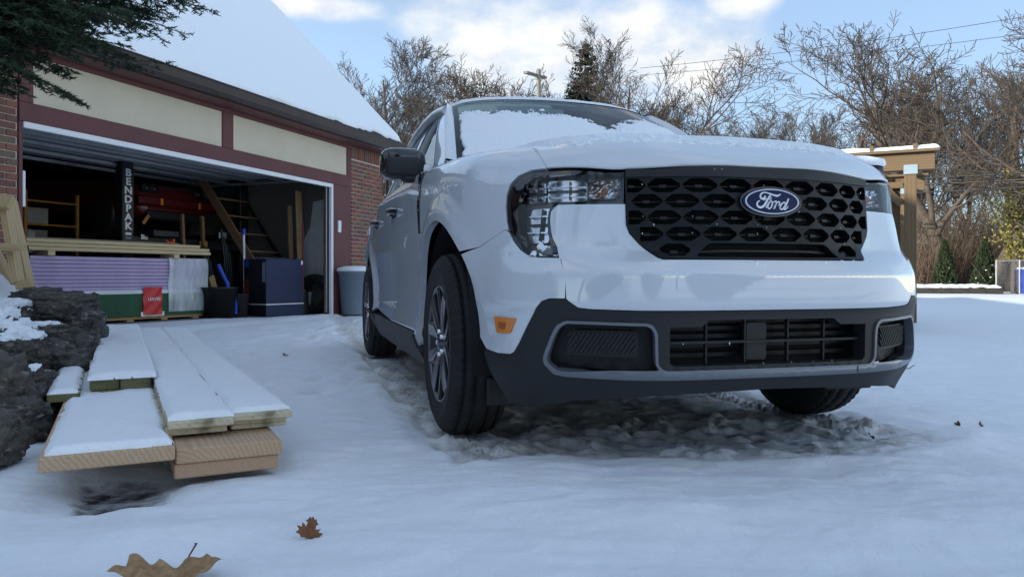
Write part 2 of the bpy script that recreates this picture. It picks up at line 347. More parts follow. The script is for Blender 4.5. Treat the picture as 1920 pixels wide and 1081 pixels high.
def ground_material():
    m = pm('snow_ground', (.86, .88, .90), .6, spec=.3); nt = m.node_tree; N = nt.nodes.new; L = nt.links.new; b = nt.nodes['Principled BSDF']
    tc = N('ShaderNodeTexCoord')
    at1 = N('ShaderNodeAttribute'); at1.attribute_name = 'dirt'; at2 = N('ShaderNodeAttribute'); at2.attribute_name = 'bare'
    n = N('ShaderNodeTexNoise'); n.inputs['Scale'].default_value = 13; n.inputs['Detail'].default_value = 9; n.inputs['Roughness'].default_value = .65; L(tc.outputs['Object'], n.inputs['Vector'])
    n2 = N('ShaderNodeTexNoise'); n2.inputs['Scale'].default_value = 42; n2.inputs['Detail'].default_value = 6; L(tc.outputs['Object'], n2.inputs['Vector'])
    dirt = N('ShaderNodeValToRGB'); e = dirt.color_ramp.elements
    e[0].position = .34; e[0].color = (.27, .24, .20, 1); e[1].position = .60; e[1].color = (.78, .76, .72, 1)
    el = e.new(.47); el.color = (.56, .525, .47, 1)
    L(n.outputs[0], dirt.inputs[0])
    fine = N('ShaderNodeMapRange'); fine.inputs['From Min'].default_value = .3; fine.inputs['From Max'].default_value = .7; fine.inputs['To Min'].default_value = .985; fine.inputs['To Max'].default_value = 1.0; L(n2.outputs[0], fine.inputs['Value'])
    white = N('ShaderNodeMixRGB'); white.inputs[1].default_value = (.79, .835, .885, 1); white.inputs[2].default_value = (.85, .895, .94, 1); L(n.outputs[0], white.inputs[0])
    mu = N('ShaderNodeMixRGB'); mu.blend_type = 'MULTIPLY'; mu.inputs[0].default_value = 1; L(white.outputs[0], mu.inputs[1]); L(fine.outputs[0], mu.inputs[2])
    m1 = N('ShaderNodeMixRGB'); L(at1.outputs['Fac'], m1.inputs[0]); L(mu.outputs[0], m1.inputs[1]); L(dirt.outputs[0], m1.inputs[2])
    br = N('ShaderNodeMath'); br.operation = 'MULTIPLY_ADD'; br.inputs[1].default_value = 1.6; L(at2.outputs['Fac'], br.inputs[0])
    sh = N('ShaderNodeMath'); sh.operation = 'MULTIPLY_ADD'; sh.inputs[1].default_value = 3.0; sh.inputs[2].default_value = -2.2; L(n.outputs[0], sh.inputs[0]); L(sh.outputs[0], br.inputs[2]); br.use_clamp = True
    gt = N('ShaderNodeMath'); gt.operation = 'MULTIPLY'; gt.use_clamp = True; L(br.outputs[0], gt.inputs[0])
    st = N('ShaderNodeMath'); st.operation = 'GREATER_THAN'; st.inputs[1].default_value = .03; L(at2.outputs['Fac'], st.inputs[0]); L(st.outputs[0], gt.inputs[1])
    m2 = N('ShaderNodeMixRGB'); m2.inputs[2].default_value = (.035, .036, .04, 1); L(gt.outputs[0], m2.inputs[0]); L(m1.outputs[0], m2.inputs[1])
    L(m2.outputs[0], b.inputs['Base Color'])
    ro = N('ShaderNodeMapRange'); ro.inputs['To Min'].default_value = .62; ro.inputs['To Max'].default_value = .42; L(at1.outputs['Fac'], ro.inputs['Value']); L(ro.outputs[0], b.inputs['Roughness'])
    n3 = N('ShaderNodeTexNoise'); n3.inputs['Scale'].default_value = 55; n3.inputs['Detail'].default_value = 8; n3.inputs['Roughness'].default_value = .7; L(tc.outputs['Object'], n3.inputs['Vector'])
    bp = N('ShaderNodeBump'); bp.inputs['Strength'].default_value = .75; bp.inputs['Distance'].default_value = .007; L(n3.outputs[0], bp.inputs['Height']); L(bp.outputs[0], b.inputs['Normal'])
    return m
def build_ground():
    xs = spaced(-420, 420, -2.2, 2.7, .0112); ys = spaced(-300, 600, 1.40, 6.0, .0112, 1.055)
    X, Y = np.meshgrid(xs, ys, indexing='ij'); Z = gz(X, Y)
    o, used = grid_obj('snow_ground', np.stack([X, Y, Z], -1), ground_material())
    lane, churn, under = track_masks(X, Y)
    tx, ty = w2t(X, Y)
    d = np.clip(np.maximum.reduce([lane*.72, churn*.46, under*.7])*(.78+.55*fbm(X*3.1, Y*3.1, 51)+.25*fbm(X*14, Y*14, 52)), 0, 1)
    at = o.data.attributes.new('dirt', 'FLOAT', 'POINT'); at.data.foreach_set('value', d.ravel()[used].astype(np.float32))
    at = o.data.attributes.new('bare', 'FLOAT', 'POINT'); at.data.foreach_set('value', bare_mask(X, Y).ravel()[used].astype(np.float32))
    tag(o, kind='structure'); return o
GROUND = build_ground()
def gz1(x, y): return float(gz(np.array([x]), np.array([y]))[0])
# ------------------------------------------------------------------ the house with its garage
M['brick'] = pm('brick_red', (.17, .065, .045), .85, col2=(.25, .10, .07), vs=3, bump=.5, bs=90, bd=.004)
M['brick2'] = pm('brick_brown', (.10, .075, .055), .85, col2=(.17, .115, .08), vs=3, bump=.5, bs=90, bd=.004)
M['brick3'] = pm('brick_dark', (.12, .05, .042), .85, col2=(.18, .075, .06), vs=3, bump=.5, bs=90, bd=.004)
M['mortar'] = pm('mortar', (.50, .47, .42), .95, var=.2, vs=9, bump=.4, bs=120, bd=.004)
M['maroon'] = pm('maroon_paint', (.118, .038, .038), .6, var=.10, vs=3, bump=.15, bs=60)
M['stucco'] = pm('cream_panel', (.58, .52, .40), .85, var=.06, vs=2.0, bump=.35, bs=160, bd=.003)
M['gutter'] = pm('dark_brown_gutter', (.045, .032, .028), .42, var=.15)
M['white'] = pm('white_paint', (.72, .73, .75), .5, var=.04, vs=4)
M['shingle'] = pm('dark_shingle', (.035, .035, .038), .9, var=.4, vs=20, bump=.6, bs=70)
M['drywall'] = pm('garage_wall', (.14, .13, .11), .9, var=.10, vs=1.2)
M['concrete'] = pm('garage_slab', (.25, .25, .245), .9, var=.2, vs=2)
M['doorpanel'] = pm('garage_door_panel', (.42, .45, .48), .5, var=.06)
M['steel'] = pm('galvanised_steel', (.45, .46, .47), .38, metal=.9, var=.1)
def brick_texture():
    m = pm('far_brickwork', (.2, .06, .05), .9); nt = m.node_tree; N = nt.nodes.new; L = nt.links.new
    t = N('ShaderNodeTexBrick'); t.inputs['Color1'].default_value = (.24, .08, .06, 1); t.inputs['Color2'].default_value = (.13, .07, .05, 1); t.inputs['Mortar'].default_value = (.36, .34, .31, 1)
    t.inputs['Scale'].default_value = 1; t.inputs['Mortar Size'].default_value = .006; t.inputs['Brick Width'].default_value = .213; t.inputs['Row Height'].default_value = .0677
    tc = N('ShaderNodeTexCoord'); mp = N('ShaderNodeMapping'); mp.inputs['Rotation'].default_value = (R(90), 0, 0); L(tc.outputs['Object'], mp.inputs[0]); L(mp.outputs[0], t.inputs['Vector']); L(t.outputs[0], nt.nodes['Principled BSDF'].inputs['Base Color']); return m
M['brickwall'] = brick_texture()
house = empty('brick_house', G0, G_RZ)
tag(house, 'red brick house with open garage and steep snow-covered roof', 'house')
def hpart(name, boxes, mat, bev=0.004):
    b = MB()
    for (s0, s1, t0, t1, z0, z1) in boxes: b.box(((s0+s1)/2, (t0+t1)/2, (z0+z1)/2), (s1-s0, t1-t0, z1-z0), bev=bev)
    return b.build(name, mat, house)
SL, SR = -13.0, 6.80      # ends of the front wall
# shell
hpart('mortar_pier', [(-.70, -.045, .012, .20, -.1, 2.74)], M['mortar'])
hpart('mortar_pier', [(5.765, 6.79, .012, .20, -.1, 2.80)], M['mortar'])
w = hpart('front_wall', [(SL, -.70, 0, .2, -.1, 2.80)], M['brickwall'])
hpart('side_wall', [(6.60, 6.795, .2, 7.4, -.1, 2.85)], M['brickwall'])
hpart('rear_wall', [(SL, 6.795, 7.4, 7.6, -.1, 2.85)], M['brickwall'])
hpart('side_wall', [(SL, SL+.2, .2, 7.4, -.1, 2.85)], M['brickwall'])
gab = None
for s0 in (6.60, SL):
    gab = MB(); gab.add([(s0, 0, 2.84), (s0, 7.6, 2.84), (s0, 3.8, 6.6), (s0+.19, 0, 2.84), (s0+.19, 7.6, 2.84), (s0+.19, 3.8, 6.6)], [(0, 1, 2), (5, 4, 3), (0, 3, 4, 1), (1, 4, 5, 2), (2, 5, 3, 0)])
    gab.build('gable', M['stucco'], house)
# interior of the garage
hpart('garage_floor', [(-.9, 6.6, -.02, 7.4, -.15, .015)], M['concrete'])
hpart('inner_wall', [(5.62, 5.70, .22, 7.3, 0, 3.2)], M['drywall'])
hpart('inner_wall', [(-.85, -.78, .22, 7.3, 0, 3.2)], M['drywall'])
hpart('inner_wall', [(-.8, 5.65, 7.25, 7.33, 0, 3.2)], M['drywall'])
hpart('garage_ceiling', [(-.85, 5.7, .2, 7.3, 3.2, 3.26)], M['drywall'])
pat = MB(); pat.prism([(0, .62), (.46, .55), (.62, .75), (.55, 1.2), (.40, 1.45), (.34, 1.86), (.10, 1.90), (.04, 1.5), (-.02, 1.0)], .004, Matrix(((0, 0, -1, 5.617), (1, 0, 0, .30), (0, 1, 0, 0), (0, 0, 0, 1))))
pat.build('plaster_patch', pm('pale_plaster', (.50, .50, .50), .9, var=.08), house)
# frame of the door opening: maroon boards round cream panels
hpart('header_board', [(-.04, 5.745, -.012, .17, 2.085, 2.270)], M['maroon'])
hpart('header_board', [(-.04, 5.745, -.012, .17, 2.725, 2.86)], M['maroon'])
for (a, b_) in ((-.04, .105), (2.70, 2.90), (5.62, 5.745)): hpart('stile', [(a, b_, -.010, .17, 2.2715, 2.7235)], M['maroon'])
hpart('stucco_panel', [(.1065, 2.6985, .006, .16, 2.2715, 2.7235)], M['stucco'])
hpart('stucco_panel', [(2.9015, 5.6185, .006, .16, 2.2715, 2.7235)], M['stucco'])
hpart('jamb_board', [(5.205, 5.735, -.008, .17, 0, 2.0835)], M['maroon'])
hpart('jamb_board', [(-.04, .0, -.004, .17, 0, 2.0835)], M['maroon'])
hpart('header_strip', [(.0, 5.20, -.02, .03, 2.025, 2.083)], M['white'])
hpart('jamb_strip', [(5.145, 5.20, -.02, .03, .02, 2.0235)], M['white'])
hpart('jamb_strip', [(.002, .032, .0, .03, 1.28, 1.62)], M['white'])
# bricks, one by one, on the two piers beside the door
def brick_mesh(lx, lz):
    b = MB(); b.box((0, 0, 0), (lx, .10, lz), bev=.004); o = b.build('brick', M['brick']); me = o.data; bpy.data.objects.remove(o); return me
BM = {}
def lay(s0, s1, z, h=.0575):
    k = (round(s1-s0, 3), h)
    i = random.random(); mn = 'brick' if i < .5 else 'brick2' if i < .78 else 'brick3'
    key = (k, mn)
    if key not in BM: BM[key] = brick_mesh(s1-s0, h); BM[key].materials.clear(); BM[key].materials.append(M[mn])
    o = link(bpy.data.objects.new('brick', BM[key]), house)
    o.location = ((s0+s1)/2, .05+random.uniform(-.003, .003), z+h/2); o.rotation_euler = (0, 0, random.uniform(-.004, .004))
def pier(s0, s1, z0, z1, skip=0):
    z = z0; row = 0
    while z+.0575 < z1:
        s = s0-(.1065 if row % 2 else 0)
        while s < s1-.03:
            a, b_ = max(s, s0), min(s+.203, s1)
            if b_-a > .05: lay(a, b_, z)
            s += .213
        z += .0677; row += 1
pier(-.48, -.048, .10, 2.70)
pier(5.765, 6.79, .255, 2.57)
s = 5.768
while s < 6.74: lay(s, s+.0575, 2.572, .203); s += .0677
# roof
RT = 3.8; PITCH = 1.0
def roof_pt(s, t): return (s, t, 2.93+PITCH*(t+.36)) if t <= RT else (s, t, 2.93+PITCH*(RT+.36)-PITCH*(t-RT))
rb = MB(); zs = 2.93+PITCH*(RT+.36)
prof = [(-.36, 2.93), (RT, zs), (7.96, 2.93), (7.96, 2.80), (RT, zs-.14), (-.36, 2.80)]
V = [(SL-.3, t, z) for t, z in prof]+[(6.97, t, z) for t, z in prof]
rb.add(V, [(5, 4, 3, 2, 1, 0), (6, 7, 8, 9, 10, 11)]+[(i, (i+1) % 6, 6+(i+1) % 6, 6+i) for i in range(6)])
roof = rb.build('roof', M['shingle'], house)
n_s, n_t = 420, 120
S_, T_ = np.meshgrid(np.concatenate([np.linspace(SL-.3, -1, 60), np.linspace(-.95, 6.99, n_s)]), np.concatenate([np.linspace(-.40, .1, 70), np.linspace(.12, RT, 60)]), indexing='ij')
low = -.335+.09*np.clip(fbm(S_*2.3, S_*0, 3, 5), -1, 1)+.06*sstep(2, 6.5, S_)
edge = T_-low
h = .075*np.clip(edge/.06, -1, 1)
h = np.where(edge > 0, .075*np.sqrt(np.clip(edge/.09, 0, 1))+.022*fbm(S_*1.3, T_*1.6, 5, 4)+.004*fbm(S_*14, T_*14, 6, 2), -.01)
h = h*sstep(0, .05, 6.99-S_+.0)
nrm = np.array([0, -.7071, .7071])
P = np.stack([S_, T_, 2.93+PITCH*(T_+.36)], -1)+h[..., None]*nrm
mk = (edge[:-1, :-1] > -.01)
sn, _ = grid_obj('roof_snow', P, SNOWR, house, mask=mk); sn['kind'] = 'stuff'
# fascia, gutter, downpipe
hpart('fascia', [(SL-.28, 6.95, -.30, -.27, 2.795, 2.93)], M['gutter'])
hpart('soffit', [(SL-.28, 6.95, -.27, .0, 2.775, 2.793)], M['maroon'])
gb = MB(); gp = [(-.305, 2.80), (-.36, 2.795), (-.40, 2.83), (-.425, 2.915), (-.445, 2.93), (-.445, 2.935), (-.415, 2.93), (-.392, 2.84), (-.355, 2.81), (-.305, 2.815)]
V = [(SL-.3, t, z) for t, z in gp]+[(7.0, t, z) for t, z in gp]; ng = len(gp)
gb.add(V, [(i, (i+1) % ng, ng+(i+1) % ng, ng+i) for i in range(ng)]+[tuple(range(ng)), tuple(range(2*ng-1, ng-1, -1))]); gb.build('gutter', M['gutter'], house)
dp = MB(); dp.tube([(6.82, -.34, 2.80), (6.84, -.20, 2.70), (6.86, -.06, 2.60), (6.86, -.06, .25), (6.86, -.20, .12)], .035, 6); dp.build('downpipe', M['gutter'], house)
# raised sectional door under the ceiling
for k in range(4):
    t0 = .42+k*.56; hpart('door_section', [(.06, 5.14, t0, t0+.545, 2.20+.01*k, 2.245+.01*k)], M['doorpanel'])
hpart('door_section', [(.06, 5.14, .10, .14, 2.10, 2.38)], M['doorpanel'])
for k in range(5): hpart('door_stiffener', [(.06, 5.14, .30+k*.56, .36+k*.56, 2.15, 2.197)], M['steel'])
for s0 in (.06, 5.11): hpart('door_track', [(s0, s0+.03, .18, 3.2, 2.12, 2.16)], M['steel'])
hpart('door_track', [(5.115, 5.14, .05, .09, .05, 2.1)], M['steel'])
sb = MB(); sb.box((5.37, -.020, 1.42), (.085, .024, .19), bev=.02); sb.build('door_sensor', M['white'], house)
# ------------------------------------------------------------------ things in the garage (garage frame: s, t, z)
def gthing(name, s, t, z, label, cat, rz=0, group=None):
    o = empty(name, GM @ Vector((s, t, z)), G_RZ+rz); return tag(o, label, cat, group)
def boxpart(name, c, d, mat, parent, bev=.003, rot=None):
    b = MB(); o = b.box((0, 0, 0), d, bev=bev).build(name, mat, parent); o.location = c
    if rot: o.rotation_euler = rot
    return o
def text_mesh(txt, size, mat, name, parent, M4, depth=.002, shear=0, spacing=1.0, bold=.012):
    cu = bpy.data.curves.new('lettering', 'FONT'); cu.body = txt; cu.size = size; cu.extrude = depth; cu.shear = shear; cu.align_x = 'CENTER'; cu.align_y = 'CENTER'; cu.space_character = spacing; cu.resolution_u = 3; cu.offset = size*bold
    tmp = bpy.data.objects.new('tmp', cu); COL.objects.link(tmp)
    dg = bpy.context.evaluated_depsgraph_get(); me = bpy.data.meshes.new_from_object(tmp.evaluated_get(dg)); bpy.data.objects.remove(tmp)
    me.materials.clear(); me.materials.append(mat)
    o = link(bpy.data.objects.new(name, me), parent); o.matrix_local = M4; return o
FACE = Matrix(((1, 0, 0, 0), (0, 0, -1, 0), (0, 1, 0, 0), (0, 0, 0, 1)))    # lettering that faces -t
def facing(x, y, z): return Matrix.Translation((x, y, z)) @ FACE
M['purple'] = pm('lilac_drywall', (.46, .36, .55), .85, var=.08, vs=3)
M['green'] = pm('green_wrapped_board', (.012, .085, .035), .55, var=.2, vs=3)
M['pale'] = wood_mat('pale_spruce', (.62, .50, .31), (.50, .37, .20), 14, along='X')
M['brownwood'] = wood_mat('brown_timber', (.25, .15, .08), (.17, .09, .045), 12, along='Z')
M['tanwood'] = wood_mat('tan_timber', (.46, .32, .17), (.36, .23, .11), 14, along='Z')
M['blackm'] = pm('black_metal', (.012, .013, .015), .45, var=.2)
M['yellow'] = pm('orange_yellow_paint', (.32, .14, .015), .5, var=.15)
M['redpl'] = pm('red_plastic', (.55, .015, .02), .35)
M['print_w'] = pm('white_print', (.75, .75, .77), .6)
M['print_r'] = pm('red_print', (.5, .02, .03), .6)
M['bluebox'] = pm('navy_carton', (.008, .017, .058), .6, var=.15, vs=3)
M['darkbox'] = pm('dark_carton_side', (.010, .013, .022), .5, var=.2)
M['bluepl'] = pm('blue_plastic', (.01, .06, .42), .4)
M['carred'] = pm('red_car_paint', (.085, .005, .008), .35, coat=.4)
M['glassdark'] = pm('dark_glass', (.01, .012, .014), .05)
M['grey'] = pm('grey_plastic', (.18, .22, .27), .55, var=.08)
M['amber'] = pm('amber_lens', (.75, .22, .02), .25, coat=.5)
def plastic_film():
    m = bpy.data.materials.new('plastic_film'); m.use_nodes = True; nt = m.node_tree; nt.nodes.clear(); N = nt.nodes.new; L = nt.links.new
    o = N('ShaderNodeOutputMaterial'); t = N('ShaderNodeBsdfTransparent'); d = N('ShaderNodeBsdfPrincipled'); d.inputs['Base Color'].default_value = (.75, .8, .82, 1); d.inputs['Roughness'].default_value = .18
    tc = N('ShaderNodeTexCoord'); n = N('ShaderNodeTexNoise'); mp = N('ShaderNodeMapping'); mp.inputs['Scale'].default_value = (6, 6, 1.2); mp.inputs['Rotation'].default_value = (0, .5, 0); n.inputs['Scale'].default_value = 1.3; n.inputs['Detail'].default_value = 3; L(tc.outputs['Object'], mp.inputs[0]); L(mp.outputs[0], n.inputs['Vector'])
    r = N('ShaderNodeMapRange'); r.inputs['From Min'].default_value = .36; r.inputs['From Max'].default_value = .68; r.inputs['To Min'].default_value = .30; r.inputs['To Max'].default_value = .75; L(n.outputs[0], r.inputs[0])
    mx = N('ShaderNodeMixShader'); L(r.outputs[0], mx.inputs[0]); L(t.outputs[0], mx.inputs[1]); L(d.outputs[0], mx.inputs[2]); L(mx.outputs[0], o.inputs[0])
    bp = N('ShaderNodeBump'); bp.inputs['Strength'].default_value = .6; bp.inputs['Distance'].default_value = .01; L(n.outputs[0], bp.inputs['Height']); L(bp.outputs[0], d.inputs['Normal']); return m
M['film'] = plastic_film()
# drywall on a pallet
st = gthing('drywall_stack', 1.24, 1.50, .015, 'lilac and green drywall sheets on a pallet in the garage doorway', 'drywall', -.13)
for k in range(5): boxpart('pallet_slat', (.25+k*.52, .6, .02), (.10, 1.2, .024), M['tanwood'], st)
for k in range(3): boxpart('pallet_runner', (1.24, .06+k*.54, .052), (2.5, .04, .036), M['tanwood'], st)
z = .075
for k in range(12):
    boxpart('green_sheet', (1.245+random.uniform(-.006, .006), .61, z+.0125), (2.49, 1.22, .0235), M['green'], st); z += .025
for k in range(2): boxpart('white_edge_sheet', (1.245, .608, z+.0125), (2.49, 1.22, .0235), M['white'], st); z += .025
for k in range(9):
    boxpart('lilac_sheet', (1.245+random.uniform(-.012, .012), .61+random.uniform(-.004, .012), z+.023), (2.49, 1.22, .0425), M['purple'], st); z += .0475
ztop = z
tagp = MB(); n = 9
P = np.array([[(1.47+.29*i/n, -.012-.018*math.sin(math.pi*i/n)-.008*math.sin(j*1.3+i), .46-.37*j/n) for j in range(n+1)] for i in range(n+1)])
rt, _ = grid_obj('warning_tag', P, M['redpl'], st)
text_mesh('LEAVES', .060, M['print_w'], 'tag_lettering', rt, facing(1.615, -.042, .30), .001)
boxpart('tag_card', (1.62, -.004, .10), (.36, .004, .06), M['print_w'], st)
boxpart('label', (.72, -.003, .400), (.30, .004, .035), M['print_w'], st)
P = np.array([[(1.86+.66*i/14, -.02-.012*math.sin(i*1.7+j*.6)-.01*math.sin(j*.9), .86-.74*j/12) for j in range(13)] for i in range(15)])
grid_obj('plastic_wrap', P, M['film'], st)
P = np.array([[(2.525+.012*math.sin(i*1.3+j), -.02+1.2*i/8, .86-.74*j/12) for j in range(13)] for i in range(9)])
grid_obj('plastic_wrap', P, M['film'], st)
for k in range(2): boxpart('spacer_block', (.22+k*1.75, .10, ztop+.03), (.09, .3, .06), M['pale'], st)
# spruce boards lying on top of it
zb = .015+ztop+.062
ls = gthing('spruce_board', 0, 0, 0, 'x', 'board'); bpy.data.objects.remove(ls)
labs = ['pale spruce board, lowest front of the row on the drywall', 'pale spruce board in the middle of the row on the drywall', 'pale spruce board, topmost at the front above the drywall', 'long grey weathered board at the back of the drywall pile', 'short pale board behind the front row on the drywall']
spec = [(0.0, 2.62, .0, .0, 'pale'), (-.06, 2.66, .006, .048, 'pale'), (-.02, 2.46, .012, .096, 'pale'), (.04, 2.28, .30, .128, 'brown'), (.0, 2.3, .16, .096, 'pale')]
M['greywood'] = wood_mat('grey_weathered_wood', (.30, .26, .20), (.20, .16, .12), 14, along='X')
for (ds, ln, dt, dz, kind), lb in zip(spec, labs):
    o = gthing('spruce_board', 1.24, 1.50, 0, lb, 'board', -.13, 'boards on the drywall'); o.location = o.location+Vector((0, 0, zb+dz))
    b = MB(); b.box((ds+ln/2, .10+dt, .022), (ln, .14, .043), bev=.004).build('board', M['pale'] if kind == 'pale' else M['greywood'], o)
oc = gthing('clamp', 3.22, 1.32, zb+.14, 'small orange clamp lying on the boards', 'clamp', .2)
b = MB(); b.box((0, 0, .02), (.12, .04, .03), bev=.008); b.box((.04, 0, .05), (.03, .03, .06), bev=.008); b.tube([(-.06, 0, .02), (-.12, .01, .05)], .01, 6); b.build('clamp_body', pm('orange_plastic', (.6, .09, .01), .4), oc)
# scaffold frame
sc = gthing('scaffold_frame', 2.25, 2.9, .015, 'yellow steel scaffold frame behind the board pile', 'scaffold')
for x in (0, .80):
    b = MB(); b.tube([(x, 0, 0), (x, 0, 1.78)], .028, 8); b.build('post', M['yellow'], sc)
for zz in (.35, .72, 1.32, 1.64):
    b = MB(); b.tube([(0, 0, zz), (.8, 0, zz)], .016, 6); b.build('rail', M['yellow'], sc)
bag = gthing('cement_bag', 2.55, 3.35, .95, 'pale blue and white bag behind the yellow scaffold', 'bag')
b = MB(); b.box((0, 0, .17), (.34, .14, .34), bev=.05); b.build('sack', pm('bag_paper', (.30, .40, .50), .7, col2=(.55, .57, .52), vs=5), bag)
b = MB(); b.box((0, .05, -.05), (.9, .4, .06), bev=.004); b.tube([(-.4, .05, -.08), (-.4, .05, -.93)], .025, 6); b.tube([(.4, .05, -.08), (.4, .05, -.93)], .025, 6)
sh = gthing('shelf_stand', 2.55, 3.35, .95, 'dark low shelf under the blue and white bag', 'shelf'); b.build('shelf', M['blackm'], sh)
pn = gthing('sheet_panel', 3.05, 3.6, 1.28, 'two pale grey sheets leaning behind the lift post', 'panel')
b = MB(); b.box((-.10, 0, .22), (.40, .01, .26)); b.build('sheet', pm('grey_sheet', (.33, .34, .34), .8), pn)
b = MB(); b.box((-.10, .01, -.06), (.40, .01, .17)); b.build('sheet', pm('grey_sheet_low', (.30, .31, .30), .8), pn)
b = MB(); b.box((-.3, .02, -.64), (.03, .03, 1.26)); b.box((.1, .02, -.64), (.03, .03, 1.26)); b.build('rack_post', M['blackm'], pn)
# four-post lift carrying a red car
lf = gthing('car_lift', 3.0, 1.95, .015, 'black four-post car lift with white lettering on its post', 'car lift')
for (x, y) in ((0, 0), (2.42, 0), (0, 4.1), (2.42, 4.1)):
    b = MB(); b.box((x, y, 1.13), (.20, .14, 2.26), bev=.01); b.box((x, y, .01), (.34, .3, .02)); b.build('post', M['blackm'], lf)
for y in (0, 4.1):
    b = MB(); b.box((1.21, y, 1.10), (2.22, .12, .15), bev=.008); b.build('crossbeam', M['blackm'], lf)
for x in (.52, 1.90):
    b = MB(); b.box((x, 2.05, 1.225), (.48, 4.6, .09), bev=.008); b.build('runway', M['blackm'], lf)
b = MB(); b.box((.28, -.10, 1.42), (.05, .012, .16), M=Matrix.Translation((.28, -.10, 1.42)) @ Matrix.Rotation(.7, 4, 'Y') @ Matrix.Translation((-.28, .10, -1.42))); b.build('safety_lever', M['yellow'], lf)
boxpart('maker_plate', (.28, -.075, 1.17), (.12, .004, .07), M['print_w'], lf)
for k, ch in enumerate('BENDPAK'): text_mesh(ch, .142, M['print_w'], 'post_letter', lf, facing(.0, -.0725, 2.05-k*.124) @ Matrix.Diagonal((1.25, 1, 1, 1)), .001, bold=.035)
boxpart('post_badge', (0, -.072, 2.05-7*.124+.02), (.10, .003, .035), M['print_w'], lf); boxpart('post_badge', (0, -.072, 2.05-7*.124-.04), (.10, .003, .03), M['grey'], lf)
car = gthing('red_car', 4.40, 2.35, 1.285, 'dark red sports car raised on the lift inside the garage', 'car')
car.scale = (1, 1, 1.2)
def car_loft(stations, name, mat, parent):
    V = []; F = []; n = None
    for (y, prof) in stations:
        row = [(-x, y, z) for x, z in prof[::-1]]+[(x, y, z) for x, z in prof]; n = len(row); V += row
    for i in range(len(stations)-1):
        for k in range(n-1): F.append((i*n+k, i*n+k+1, i*n+n+k+1, i*n+n+k))
    F.append(tuple(range(n-1, -1, -1))); F.append(tuple((len(stations)-1)*n+k for k in range(n)))
    o = mesh_obj(name, V, F, mat, parent, True); md = o.modifiers.new('b', 'SUBSURF'); md.levels = 1; md.render_levels = 2; return o
def cp(w, z0, z1, k=.06): return [(0.001, z1+k*.3), (w*.6, z1+k*.15), (w*.92, z1-k*.3), (w, z1-k*2), (w, (z0+z1)/2), (w*.97, z0+k), (w*.85, z0), (0.001, z0)]
car_loft([(0, cp(.62, .26, .50)), (.05, cp(.74, .20, .60)), (.22, cp(.81, .17, .66)), (.7, cp(.84, .17, .72)), (1.3, cp(.85, .17, .80)), (2.2, cp(.85, .17, .80)), (3.3, cp(.85, .19, .84)), (4.0, cp(.82, .24, .84)), (4.2, cp(.74, .32, .76))], 'body', M['carred'], car)
car_loft([(1.15, cp(.66, .76, .80, .02)), (1.75, cp(.60, .76, 1.12)), (2.5, cp(.59, .76, 1.17)), (3.2, cp(.60, .76, 1.06)), (3.7, cp(.62, .76, .84, .02))], 'cabin', M['glassdark'], car)
b = MB(); b.box((0, .0, .40), (1.62, .16, .14), bev=.05); b.build('bumper', M['carred'], car)
for sx in (-1, 1):
    b = MB(); b.box((sx*.54, .03, .565), (.34, .12, .11), bev=.03); hl = b.build('headlight', M['blackm'], car)
    for dx in (-.11, .10):
        b = MB(); b.lathe([(0, -.04), (.045, -.035), (.05, .0), (.04, .04)], 16, 'y', (sx*.54+dx*.75, .0, .565)); b.build('lamp', M['glassdark'], hl)
    boxpart('marker_light', (sx*.40, -.085, .40), (.05, .012, .09), M['amber'], car)
    for yy in (.75, 3.25):
        b = MB(); b.lathe([(.05, -.09), (.29, -.09), (.31, -.05), (.31, .07), (.27, .09), (.05, .09)], 22, 'x', (sx*.74, yy, .30)); b.build('wheel', M['blackm'], car)
b = MB(); b.box((0, .02, .23), (1.2, .1, .12), bev=.02); b.build('air_dam', M['blackm'], car)
# carton by the right-hand jamb
cx_ = GM.inverted() @ Vector((-3.675, 11.4, 0))
cb = empty('navy_carton', (-3.675, 11.4, .015), math.atan2(.83, .56)); tag(cb, 'tall navy blue carton with a white strap inside the garage door', 'carton')
b = MB(); b.box((.35, .26, .435), (.70, .52, .87), bev=.004); b.build('box', M['bluebox'], cb)
b = MB(); b.box((-.0015, .26, .435), (.003, .516, .862)); b.build('side_print', M['darkbox'], cb)
b = MB(); b.box((.35, .26, .185), (.712, .532, .014)); b.build('strap', M['print_w'], cb)
b = MB(); b.box((.675, -.003, .82), (.03, .004, .06)); b.build('label', M['print_w'], cb)
b = MB(); b.box((-.004, .45, .80), (.004, .09, .11)); b.build('label', M['bluepl'], cb)
b = MB(); b.box((-.004, .05, .67), (.004, .07, .30)); b.build('label', M['grey'], cb)
text_mesh('BOSCH', .115, M['print_r'], 'carton_lettering', cb, Matrix.Translation((-.006, .44, .37)) @ Matrix(((0, 0, -1, 0), (0, -1, 0, 0), (-1, 0, 0, 0), (0, 0, 0, 1))) @ Matrix.Rotation(math.pi, 4, 'Z'), .001)
P = np.array([[(.02+.66*i/12, .03+.46*j/8, .872+.02*abs(math.sin(i*1.1+j*.8))) for j in range(9)] for i in range(13)]); grid_obj('plastic_film', P, M['film'], cb)
